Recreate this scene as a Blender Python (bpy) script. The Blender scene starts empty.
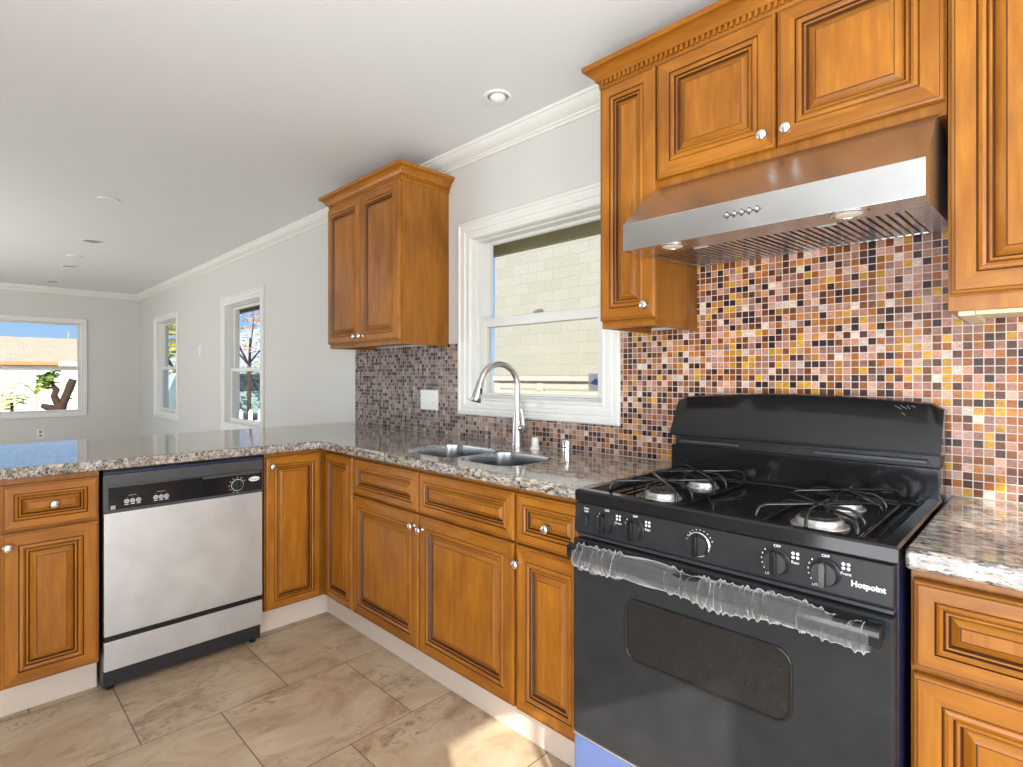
import bpy, bmesh, math, random
from math import radians as R, sin, cos, pi
from mathutils import Vector, Matrix

SC = bpy.context.scene
COL = SC.collection
random.seed(7)

# ------------------------------------------------------------------ camera, sky, sun, fill lights, exposure
F_PX, HORIZON, YAW = 547.74, 376.37, 44.68
cam_d = bpy.data.cameras.new('camera')
cam_d.sensor_width = 36.0
cam_d.lens = F_PX * 36.0 / 1023.0
cam_d.shift_y = (HORIZON - 383.5) / 1023.0
cam_d.clip_start = 0.05
cam = bpy.data.objects.new('camera', cam_d)
COL.objects.link(cam)
cam.location = (2.615, -1.9085, 1.238)
cam.rotation_euler = (pi / 2, 0, R(YAW))
SC.camera = cam

SUN_DIR = Vector((-0.85, 0.50, -0.52)).normalized()
world = bpy.data.worlds.new('sky')
SC.world = world
world.use_nodes = True
wn = world.node_tree
wn.nodes.clear()
w_out = wn.nodes.new('ShaderNodeOutputWorld')
w_bg = wn.nodes.new('ShaderNodeBackground')
w_tc = wn.nodes.new('ShaderNodeTexCoord')
w_sep = wn.nodes.new('ShaderNodeSeparateXYZ')
w_ramp = wn.nodes.new('ShaderNodeValToRGB')
w_noise = wn.nodes.new('ShaderNodeTexNoise')
w_cloud = wn.nodes.new('ShaderNodeValToRGB')
w_mix = wn.nodes.new('ShaderNodeMix')
w_mix.data_type = 'RGBA'
wn.links.new(w_tc.outputs['Generated'], w_sep.inputs[0])
wn.links.new(w_sep.outputs['Z'], w_ramp.inputs[0])
e = w_ramp.color_ramp.elements
e[0].position, e[0].color = 0.0, (0.60, 0.74, 0.92, 1)
e[1].position, e[1].color = 0.55, (0.18, 0.38, 0.86, 1)
e.new(0.05).color = (0.42, 0.66, 1.0, 1)
e.new(0.2).color = (0.28, 0.52, 0.98, 1)
w_noise.inputs['Scale'].default_value = 3.2
w_noise.inputs['Detail'].default_value = 6.0
w_noise.inputs['Roughness'].default_value = 0.6
wn.links.new(w_tc.outputs['Generated'], w_noise.inputs['Vector'])
w_cloud.color_ramp.elements[0].position = 0.50
w_cloud.color_ramp.elements[1].position = 0.72
wn.links.new(w_noise.outputs['Fac'], w_cloud.inputs[0])
wn.links.new(w_cloud.outputs[0], w_mix.inputs[0])
wn.links.new(w_ramp.outputs[0], w_mix.inputs[6])
w_mix.inputs[7].default_value = (0.80, 0.86, 0.95, 1)
w_bg.inputs['Strength'].default_value = 1.0
wn.links.new(w_mix.outputs[2], w_bg.inputs[0])
wn.links.new(w_bg.outputs[0], w_out.inputs[0])

sun_d = bpy.data.lights.new('sun', 'SUN')
sun_d.energy = 10.0
sun_d.angle = R(0.4)
sun_d.color = (1.0, 0.93, 0.82)
sun = bpy.data.objects.new('sun', sun_d)
COL.objects.link(sun)
sun.rotation_euler = SUN_DIR.to_track_quat('-Z', 'Y').to_euler()
sun.location = (8, -6, 8)


def fill_light(name, loc, rot, sx, sy, power, col=(0.90, 0.95, 1.0)):
    d = bpy.data.lights.new(name, 'AREA')
    d.shape = 'RECTANGLE'
    d.size, d.size_y = sx, sy
    d.energy = power
    d.color = col
    o = bpy.data.objects.new(name, d)
    COL.objects.link(o)
    o.location = loc
    o.rotation_euler = rot
    return o


# area lights added as fill, standing in for daylight at the unseen openings
fill_light('fill_patio_door', (2.7, -3.06, 1.05), (R(124), 0, 0), 1.9, 2.05, 92)
fill_light('fill_dining_door', (-3.6, -4.32, 1.05), (R(132), 0, 0), 3.0, 2.05, 110)
fill_light('fill_side_window', (4.56, -1.26, 1.67), (0, R(95), 0), 1.0, 0.7, 48)
fill_light('fill_side_door', (4.56, -2.385, 1.0), (0, R(122), 0), 1.9, 0.66, 60)

SC.view_settings.view_transform = 'Standard'
SC.view_settings.look = 'None'
SC.view_settings.exposure = 0.0
SC.view_settings.gamma = 1.0
SC.view_settings.use_curve_mapping = False
SC.cycles.max_bounces = 10
SC.cycles.diffuse_bounces = 5
SC.cycles.glossy_bounces = 5
SC.cycles.transparent_max_bounces = 16
SC.cycles.sample_clamp_indirect = 6.0
SC.cycles.use_denoising = True


# ------------------------------------------------------------------ materials
def srgb(r, g, b):
    f = lambda c: (c / 255 / 12.92) if c / 255 <= 0.04045 else ((c / 255 + 0.055) / 1.055) ** 2.4
    return (f(r), f(g), f(b), 1.0)


class NT:
    """small helper around a material's node tree"""

    def __init__(self, name):
        self.m = bpy.data.materials.new(name)
        self.m.use_nodes = True
        self.t = self.m.node_tree
        self.t.nodes.clear()
        self.out = self.n('ShaderNodeOutputMaterial')

    def n(self, kind, **kw):
        x = self.t.nodes.new(kind)
        for k, v in kw.items():
            setattr(x, k, v)
        return x

    def l(self, a, b):
        self.t.links.new(a, b)

    def setv(self, node, **kw):
        for k, v in kw.items():
            node.inputs[k.replace('_', ' ')].default_value = v

    def coords(self, scale=(1, 1, 1), rot=(0, 0, 0), rand=False):
        tc = self.n('ShaderNodeTexCoord')
        mp = self.n('ShaderNodeMapping')
        mp.inputs['Scale'].default_value = scale
        mp.inputs['Rotation'].default_value = rot
        src = tc.outputs['Object']
        if rand:
            oi = self.n('ShaderNodeObjectInfo')
            mul = self.n('ShaderNodeMath', operation='MULTIPLY')
            mul.inputs[1].default_value = 37.0
            self.l(oi.outputs['Random'], mul.inputs[0])
            add = self.n('ShaderNodeVectorMath', operation='ADD')
            self.l(src, add.inputs[0])
            self.l(mul.outputs[0], add.inputs[1])
            src = add.outputs[0]
        self.l(src, mp.inputs[0])
        return mp.outputs[0]

    def noise(self, vec, scale, detail=4, rough=0.55, dist=0.0):
        x = self.n('ShaderNodeTexNoise')
        x.inputs['Scale'].default_value = scale
        x.inputs['Detail'].default_value = detail
        x.inputs['Roughness'].default_value = rough
        x.inputs['Distortion'].default_value = dist
        self.l(vec, x.inputs['Vector'])
        return x.outputs['Fac']

    def ramp(self, fac, stops, interp='LINEAR'):
        x = self.n('ShaderNodeValToRGB')
        cr = x.color_ramp
        cr.interpolation = interp
        while len(cr.elements) < len(stops):
            cr.elements.new(0.5)
        for e, (p, c) in zip(cr.elements, stops):
            e.position = p
            e.color = c if len(c) == 4 else (*c, 1)
        self.l(fac, x.inputs[0])
        return x.outputs[0]

    def mix(self, fac, a, b, mode='MIX'):
        x = self.n('ShaderNodeMix', data_type='RGBA', blend_type=mode)
        for s, v in ((x.inputs[0], fac), (x.inputs[6], a), (x.inputs[7], b)):
            if hasattr(v, 'is_linked'):
                self.l(v, s)
            else:
                s.default_value = v
        return x.outputs[2]

    def math(self, op, a, b=0.0):
        x = self.n('ShaderNodeMath', operation=op)
        for s, v in zip(x.inputs, (a, b)):
            if hasattr(v, 'is_linked'):
                self.l(v, s)
            else:
                s.default_value = v
        return x.outputs[0]

    def bump(self, h, strength=0.1, dist=0.01):
        x = self.n('ShaderNodeBump')
        x.inputs['Strength'].default_value = strength
        x.inputs['Distance'].default_value = dist
        self.l(h, x.inputs['Height'])
        return x.outputs[0]

    def principled(self, col, rough=0.5, metal=0.0, normal=None, coat=0.0, spec=None, coat_rough=0.05, aniso=None):
        p = self.n('ShaderNodeBsdfPrincipled')
        for s, v in (('Base Color', col), ('Roughness', rough), ('Metallic', metal)):
            if hasattr(v, 'is_linked'):
                self.l(v, p.inputs[s])
            else:
                p.inputs[s].default_value = v
        if normal is not None:
            self.l(normal, p.inputs['Normal'])
        p.inputs['Coat Weight'].default_value = coat
        p.inputs['Coat Roughness'].default_value = coat_rough
        if spec is not None:
            p.inputs['Specular IOR Level'].default_value = spec
        if aniso:
            p.inputs['Anisotropic'].default_value = aniso
        self.l(p.outputs[0], self.out.inputs[0])
        self.p = p
        return self.m


def plain(name, col, rough=0.5, metal=0.0, var=0.06, scale=30, bump=0.0, **kw):
    t = NT(name)
    v = t.coords()
    nz = t.noise(v, scale, 3)
    c = t.mix(nz, tuple(x * (1 - var) for x in col[:3]) + (1,), tuple(min(1, x * (1 + var)) for x in col[:3]) + (1,))
    nrm = t.bump(nz, bump, 0.002) if bump else None
    return t.principled(c, rough, metal, nrm, **kw)


def wood(name, axis, dark=1.0):
    t = NT(name)
    s = {'z': (1, 1, 0.10), 'x': (0.10, 1, 1), 'y': (1, .10, 1)}[axis]
    v = t.coords(s, rand=True)
    grain = t.noise(v, 55, 4, 0.6, 0.4)
    v2 = t.coords((1, 1, 0.45) if axis == 'z' else (0.45, 1, 1), rand=True)
    cloud = t.noise(v2, 5, 3, 0.55, 0.6)
    k = dark
    a = t.ramp(grain, [(0.25, srgb(140 * k, 81 * k, 20 * k)), (0.55, srgb(160 * k, 99 * k, 24 * k)), (0.8, srgb(175 * k, 116 * k, 31 * k))])
    b = t.ramp(cloud, [(0.3, (0.72, 0.66, 0.60, 1)), (0.55, (1, 1, 1, 1)), (0.75, (1.12, 1.1, 1.05, 1))])
    c = t.mix(1.0, a, b, 'MULTIPLY')
    return t.principled(c, 0.36, 0.0, t.bump(grain, 0.02, 0.001), coat=0.16, coat_rough=0.14, spec=0.3)


M = {}
M['wall'] = plain('wall_paint', srgb(208, 206, 201), 0.7, var=0.012, scale=9, bump=0.02)
M['ceil'] = plain('ceiling_paint', srgb(226, 227, 227), 0.8, var=0.012, scale=6)
M['trim'] = plain('white_trim_paint', srgb(226, 224, 218), 0.4, var=0.01)
M['vinyl'] = plain('white_vinyl', srgb(222, 221, 216), 0.35, var=0.01)
M['toe'] = plain('cream_toe_kick', srgb(208, 192, 178), 0.5, var=0.02)
M['wood_v'] = wood('maple_stain_upright', 'z')
M['wood_h'] = wood('maple_stain_level', 'x')
M['wood_side'] = wood('maple_veneer_side', 'z', 0.93)
M['glaze'] = plain('dark_brown_glaze', srgb(66, 34, 16), 0.45, var=0.2)
M['cream_ply'] = plain('pale_underside_panel', srgb(226, 208, 176), 0.6, var=0.04)
M['chrome'] = plain('polished_chrome', (0.86, 0.86, 0.87, 1), 0.12, 1.0, var=0.02)
M['nickel'] = plain('brushed_nickel', (0.60, 0.59, 0.57, 1), 0.28, 1.0, var=0.05)
M['knob'] = plain('satin_silver_knob', (0.80, 0.80, 0.80, 1), 0.22, 1.0, var=0.03)
M['black'] = plain('black_enamel', (0.010, 0.010, 0.011, 1), 0.11, 0.0, var=0.15, spec=0.45)
M['black_front'] = plain('black_oven_enamel', (0.028, 0.028, 0.029, 1), 0.22, 0.0, var=0.3, scale=14, spec=0.12)
M['black_glass'] = plain('black_oven_glass', (0.014, 0.014, 0.0145, 1), 0.10, 0.0, var=0.3, scale=60)
M['black_matt'] = plain('black_plastic', (0.016, 0.016, 0.017, 1), 0.38, 0.0, var=0.1)
M['charcoal'] = plain('charcoal_plastic', (0.050, 0.052, 0.055, 1), 0.35, 0.0, var=0.08)
M['navy'] = plain('navy_film_on_side', srgb(26, 32, 62), 0.3, 0.0, var=0.2)
M['blue_film'] = plain('blue_protective_film', srgb(84, 100, 146), 0.18, 0.0, var=0.12, scale=6)
M['white_ink'] = plain('white_ink', (0.78, 0.78, 0.78, 1), 0.5, var=0.01)
M['grey_ink'] = plain('grey_ink', (0.30, 0.30, 0.31, 1), 0.5, var=0.01)
M['alu'] = plain('cast_aluminium', (0.70, 0.69, 0.67, 1), 0.35, 0.9, var=0.1)
M['white_plastic'] = plain('white_plastic', srgb(232, 231, 228), 0.35, var=0.01)
M['grey_plastic'] = plain('grey_plastic', srgb(150, 149, 146), 0.4, var=0.02)
M['lamp_glass'] = plain('frosted_lamp_glass', srgb(236, 233, 224), 0.25, var=0.02)
M['sticker_grey'] = plain('grey_sticker_paper', srgb(150, 152, 156), 0.5, var=0.15, scale=120)
M['sticker_blue'] = plain('blue_sticker_print', srgb(28, 62, 110), 0.4, var=0.1)
M['eave'] = plain('olive_eave_paint', srgb(158, 150, 116), 0.7, var=0.12, scale=8)
M['fence_cream'] = plain('cream_fence_paint', srgb(214, 204, 190), 0.7, var=0.06, scale=6)
M['white_paint'] = plain('white_exterior_paint', srgb(240, 238, 232), 0.7, var=0.02)
M['fascia'] = plain('orange_brown_fascia', srgb(196, 132, 84), 0.6, var=0.1)
M['bark'] = plain('dark_bark', srgb(58, 42, 30), 0.9, var=0.4, scale=18, bump=0.4)
M['leaf'] = plain('green_leaves', srgb(92, 116, 40), 0.5, var=0.4, scale=6)
M['leaf_pale'] = plain('pale_leaves', srgb(196, 200, 132), 0.5, var=0.2, scale=6)
M['leaf_gold'] = plain('golden_autumn_leaves', srgb(206, 148, 78), 0.5, var=0.35, scale=3)
M['leaf_yellow'] = plain('yellow_green_leaves', srgb(186, 176, 66), 0.5, var=0.35, scale=3)
M['car'] = plain('grey_green_car_paint', srgb(126, 150, 148), 0.25, var=0.04, coat=0.5)
M['car_glass'] = plain('dark_car_glass', srgb(50, 62, 66), 0.08, var=0.1)
M['tyre'] = plain('black_tyre', srgb(30, 30, 32), 0.8, var=0.1)
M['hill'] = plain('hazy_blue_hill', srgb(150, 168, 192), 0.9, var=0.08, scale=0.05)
M['earth'] = plain('dry_ground', srgb(168, 158, 138), 0.9, var=0.15, scale=1.5)


def steel(name, stretch, base=0.62, rough=0.27, metal=1.0):
    t = NT(name)
    v = t.coords(stretch)
    g = t.noise(v, 260, 3, 0.6)
    blot = t.noise(t.coords(), 7, 3, 0.5, 0.4)
    c = t.mix(g, (base * .96, base * .96, base * .965, 1), (base * 1.03, base * 1.03, base * 1.03, 1))
    c = t.mix(1.0, c, t.ramp(blot, [(0.3, (0.9, 0.9, 0.9, 1)), (0.7, (1.06, 1.06, 1.06, 1))]), 'MULTIPLY')
    return t.principled(c, rough, metal)


M['steel_h'] = steel('brushed_steel_level', (0.02, 1, 1))
M['steel_dw'] = steel('brushed_steel_door', (1, 1, 0.02), 0.62, 0.40, 0.75)
M['steel_sink'] = steel('satin_steel_basin', (1, 1, 1), 0.42, 0.24)


def granite():
    t = NT('speckled_granite')
    tc = t.n('ShaderNodeTexCoord')
    mp = t.n('ShaderNodeMapping')
    mp.inputs['Rotation'].default_value = (0, 0, R(-22))
    mp.inputs['Scale'].default_value = (0.42, 1.0, 1.0)
    t.l(tc.outputs['Object'], mp.inputs[0])
    v = mp.outputs[0]
    base = t.ramp(t.noise(v, 42, 6, 0.68, 0.5), [(0.30, srgb(92, 86, 82)), (0.44, srgb(160, 150, 138)), (0.58, srgb(190, 182, 172)), (0.74, srgb(210, 208, 206))])
    brown = t.ramp(t.noise(v, 70, 4, 0.62, 0.3), [(0.51, (0, 0, 0, 1)), (0.58, (1, 1, 1, 1))])
    c = t.mix(t.math('MULTIPLY', brown, 0.7), base, srgb(122, 92, 62))
    grey = t.ramp(t.noise(v, 52, 5, 0.7, 0.2), [(0.52, (0, 0, 0, 1)), (0.58, (1, 1, 1, 1))])
    c = t.mix(t.math('MULTIPLY', grey, 0.75), c, srgb(98, 98, 106))
    blk = t.ramp(t.noise(v, 110, 4, 0.65, 0.2), [(0.555, (0, 0, 0, 1)), (0.595, (1, 1, 1, 1))])
    c = t.mix(t.math('MULTIPLY', blk, 0.9), c, srgb(40, 34, 32))
    return t.principled(c, 0.09, 0.0, None, coat=0.3, coat_rough=0.02, spec=0.6)


M['granite'] = granite()


def mosaic():
    t = NT('glass_mosaic')
    pitch = 0.0218
    tc = t.n('ShaderNodeTexCoord')
    sep = t.n('ShaderNodeSeparateXYZ')
    t.l(tc.outputs['Object'], sep.inputs[0])
    u = t.math('DIVIDE', sep.outputs['X'], pitch)
    w = t.math('DIVIDE', t.math('SUBTRACT', sep.outputs['Z'], 0.9165), pitch)
    fu, fw = t.math('FLOOR', u), t.math('FLOOR', w)
    comb = t.n('ShaderNodeCombineXYZ')
    t.l(fu, comb.inputs[0])
    t.l(fw, comb.inputs[1])
    wh = t.n('ShaderNodeTexWhiteNoise', noise_dimensions='2D')
    t.l(comb.outputs[0], wh.inputs['Vector'])
    pal = [(0.0, srgb(58, 38, 34)), (0.10, srgb(84, 50, 36)), (0.22, srgb(120, 68, 34)), (0.34, srgb(152, 88, 30)), (0.44, srgb(182, 118, 50)),
           (0.52, srgb(194, 144, 36)), (0.60, srgb(150, 108, 92)), (0.72, srgb(182, 128, 106)), (0.86, srgb(198, 158, 138)), (0.95, srgb(206, 184, 172))]
    col = t.ramp(wh.outputs['Value'], pal, 'CONSTANT')
    jit = t.n('ShaderNodeVectorMath', operation='SCALE')
    t.l(wh.outputs['Color'], jit.inputs[0])
    jit.inputs['Scale'].default_value = 7.0
    jad = t.n('ShaderNodeVectorMath', operation='ADD')
    t.l(tc.outputs['Object'], jad.inputs[0])
    t.l(jit.outputs[0], jad.inputs[1])
    smp = t.n('ShaderNodeMapping')
    smp.inputs['Scale'].default_value = (0.35, 1, 1)
    t.l(jad.outputs[0], smp.inputs[0])
    streak = t.noise(smp.outputs[0], 190, 3, 0.6, 1.6)
    col = t.mix(1.0, col, t.ramp(streak, [(0.3, (0.62, 0.58, 0.55, 1)), (0.5, (0.98, 0.97, 0.96, 1)), (0.7, (1.35, 1.32, 1.28, 1))]), 'MULTIPLY')
    vsep = t.n('ShaderNodeSeparateXYZ')
    t.l(wh.outputs['Color'], vsep.inputs[0])
    col = t.mix(1.0, col, t.ramp(vsep.outputs['Y'], [(0.0, (0.75, 0.75, 0.78, 1)), (1.0, (1.18, 1.16, 1.12, 1))]), 'MULTIPLY')
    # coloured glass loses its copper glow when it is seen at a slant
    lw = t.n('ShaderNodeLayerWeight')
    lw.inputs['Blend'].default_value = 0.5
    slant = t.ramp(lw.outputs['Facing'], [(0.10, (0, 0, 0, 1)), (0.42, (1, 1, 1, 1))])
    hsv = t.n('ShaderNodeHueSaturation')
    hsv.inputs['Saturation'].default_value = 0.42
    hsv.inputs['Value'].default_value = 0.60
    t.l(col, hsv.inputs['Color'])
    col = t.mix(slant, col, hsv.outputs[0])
    du = t.math('ABSOLUTE', t.math('SUBTRACT', t.math('FRACT', u), 0.5))
    dw = t.math('ABSOLUTE', t.math('SUBTRACT', t.math('FRACT', w), 0.5))
    d = t.math('MAXIMUM', du, dw)
    grout = t.ramp(d, [(0.435, (0, 0, 0, 1)), (0.455, (1, 1, 1, 1))])
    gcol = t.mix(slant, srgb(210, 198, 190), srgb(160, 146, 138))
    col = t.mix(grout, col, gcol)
    rough = t.math('ADD', t.math('MULTIPLY', grout, 0.5), 0.26)
    hgt = t.math('SUBTRACT', 1.0, grout)
    nb = t.n('ShaderNodeBump')
    nb.inputs['Strength'].default_value = 0.5
    nb.inputs['Distance'].default_value = 0.0015
    t.l(hgt, nb.inputs['Height'])
    # every little tile is set at a slightly different tilt
    off = t.n('ShaderNodeVectorMath', operation='SUBTRACT')
    t.l(wh.outputs['Color'], off.inputs[0])
    off.inputs[1].default_value = (0.5, 0.5, 0.5)
    sc = t.n('ShaderNodeVectorMath', operation='SCALE')
    t.l(off.outputs[0], sc.inputs[0])
    sc.inputs['Scale'].default_value = 0.05
    ad = t.n('ShaderNodeVectorMath', operation='ADD')
    t.l(nb.outputs[0], ad.inputs[0])
    t.l(sc.outputs[0], ad.inputs[1])
    nm = t.n('ShaderNodeVectorMath', operation='NORMALIZE')
    t.l(ad.outputs[0], nm.inputs[0])
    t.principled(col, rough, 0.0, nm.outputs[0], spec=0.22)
    return t.m


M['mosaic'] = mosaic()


def travertine():
    t = NT('travertine_floor_tile')
    tc = t.n('ShaderNodeTexCoord')
    sep = t.n('ShaderNodeSeparateXYZ')
    t.l(tc.outputs['Object'], sep.inputs[0])
    comb = t.n('ShaderNodeCombineXYZ')
    t.l(t.math('ADD', sep.outputs['Y'], 1.2265), comb.inputs[0])
    t.l(t.math('ADD', sep.outputs['X'], 0.06), comb.inputs[1])
    br = t.n('ShaderNodeTexBrick')
    br.offset, br.offset_frequency, br.squash = 0.5, 2, 1.0
    t.setv(br, Scale=1.0, Mortar_Size=0.0018, Mortar_Smooth=0.1, Bias=0.0, Brick_Width=0.497, Row_Height=0.497)
    br.inputs['Color1'].default_value = (0.35, 0.35, 0.35, 1)
    br.inputs['Color2'].default_value = (0.65, 0.65, 0.65, 1)
    t.l(comb.outputs[0], br.inputs['Vector'])
    # each tile gets its own slice of the stone
    addv = t.n('ShaderNodeVectorMath', operation='ADD')
    t.l(tc.outputs['Object'], addv.inputs[0])
    sc = t.n('ShaderNodeVectorMath', operation='SCALE')
    t.l(br.outputs['Color'], sc.inputs[0])
    sc.inputs['Scale'].default_value = 9.0
    t.l(sc.outputs[0], addv.inputs[1])
    mp = t.n('ShaderNodeMapping')
    mp.inputs['Scale'].default_value = (1.5, 0.8, 1)
    t.l(addv.outputs[0], mp.inputs[0])
    v = mp.outputs[0]
    base = t.ramp(t.noise(v, 4.5, 6, 0.62, 0.9), [(0.30, srgb(158, 132, 104)), (0.5, srgb(186, 162, 134)), (0.68, srgb(200, 180, 154))])
    vein = t.ramp(t.noise(v, 16, 7, 0.72, 1.4), [(0.50, (0, 0, 0, 1)), (0.63, (1, 1, 1, 1))])
    patch = t.ramp(t.noise(v, 3.0, 3, 0.5), [(0.45, (0, 0, 0, 1)), (0.62, (1, 1, 1, 1))])
    c = t.mix(t.math('MULTIPLY', t.math('MULTIPLY', vein, patch), 0.75), base, srgb(118, 88, 58))
    pale = t.ramp(t.noise(v, 22, 6, 0.7, 0.8), [(0.58, (0, 0, 0, 1)), (0.66, (1, 1, 1, 1))])
    c = t.mix(t.math('MULTIPLY', pale, 0.35), c, srgb(206, 190, 166))
    c = t.mix(br.outputs['Fac'], c, srgb(86, 68, 50))
    h = t.math('SUBTRACT', 1.0, br.outputs['Fac'])
    return t.principled(c, 0.42, 0.0, t.bump(h, 0.3, 0.002))


M['floor'] = travertine()


def blockwork():
    t = NT('cream_concrete_block')
    tc = t.n('ShaderNodeTexCoord')
    sep = t.n('ShaderNodeSeparateXYZ')
    t.l(tc.outputs['Object'], sep.inputs[0])
    comb = t.n('ShaderNodeCombineXYZ')
    t.l(sep.outputs['X'], comb.inputs[0])
    t.l(sep.outputs['Z'], comb.inputs[1])
    br = t.n('ShaderNodeTexBrick')
    br.offset = 0.5
    t.setv(br, Scale=1.0, Mortar_Size=0.004, Mortar_Smooth=0.2, Bias=0.0, Brick_Width=0.26, Row_Height=0.125)
    br.inputs['Color1'].default_value = srgb(192, 186, 172)
    br.inputs['Color2'].default_value = srgb(184, 181, 162)
    br.inputs['Mortar'].default_value = srgb(172, 167, 154)
    t.l(comb.outputs[0], br.inputs['Vector'])
    nz = t.noise(t.coords(), 40, 4)
    c = t.mix(1.0, br.outputs['Color'], t.ramp(nz, [(0.3, (0.88, 0.88, 0.88, 1)), (0.7, (1.05, 1.05, 1.05, 1))]), 'MULTIPLY')
    return t.principled(c, 0.85, 0.0, t.bump(nz, 0.2, 0.004))


M['block'] = blockwork()


def shingle():
    t = NT('tan_roof_shingle')
    tc = t.n('ShaderNodeTexCoord')
    sep = t.n('ShaderNodeSeparateXYZ')
    t.l(tc.outputs['Object'], sep.inputs[0])
    comb = t.n('ShaderNodeCombineXYZ')
    t.l(sep.outputs['Y'], comb.inputs[0])
    t.l(sep.outputs['X'], comb.inputs[1])
    br = t.n('ShaderNodeTexBrick')
    t.setv(br, Scale=1.0, Mortar_Size=0.012, Brick_Width=0.22, Row_Height=0.12)
    br.inputs['Color1'].default_value = srgb(196, 180, 156)
    br.inputs['Color2'].default_value = srgb(182, 164, 140)
    br.inputs['Mortar'].default_value = srgb(170, 152, 130)
    t.l(comb.outputs[0], br.inputs['Vector'])
    return t.principled(br.outputs['Color'], 0.85)


M['shingle'] = shingle()


def glass():
    t = NT('window_glass')
    tr = t.n('ShaderNodeBsdfTransparent')
    tr.inputs[0].default_value = (0.96, 0.975, 0.97, 1)
    gl = t.n('ShaderNodeBsdfGlossy')
    gl.inputs['Roughness'].default_value = 0.01
    fr = t.n('ShaderNodeFresnel')
    fr.inputs['IOR'].default_value = 1.3
    mx = t.n('ShaderNodeMixShader')
    ge = t.n('ShaderNodeNewGeometry')
    t.l(t.math('MULTIPLY', t.math('MULTIPLY', fr.outputs[0], 0.12), t.math('SUBTRACT', 1.0, ge.outputs['Backfacing'])), mx.inputs[0])
    t.l(tr.outputs[0], mx.inputs[1])
    t.l(gl.outputs[0], mx.inputs[2])
    t.l(mx.outputs[0], t.out.inputs[0])
    return t.m


M['glass'] = glass()


def film():
    t = NT('clear_plastic_film')
    tr = t.n('ShaderNodeBsdfTransparent')
    gl = t.n('ShaderNodeBsdfPrincipled')
    gl.inputs['Base Color'].default_value = (0.82, 0.82, 0.82, 1)
    gl.inputs['Roughness'].default_value = 0.16
    lw = t.n('ShaderNodeLayerWeight')
    lw.inputs['Blend'].default_value = 0.42
    f = t.ramp(lw.outputs['Facing'], [(0.25, (0.07, 0.07, 0.07, 1)), (0.50, (0.24, 0.24, 0.24, 1)), (0.74, (0.95, 0.95, 0.95, 1))])
    mx = t.n('ShaderNodeMixShader')
    t.l(f, mx.inputs[0])
    t.l(tr.outputs[0], mx.inputs[1])
    t.l(gl.outputs[0], mx.inputs[2])
    t.l(mx.outputs[0], t.out.inputs[0])
    return t.m


M['film'] = film()


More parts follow.
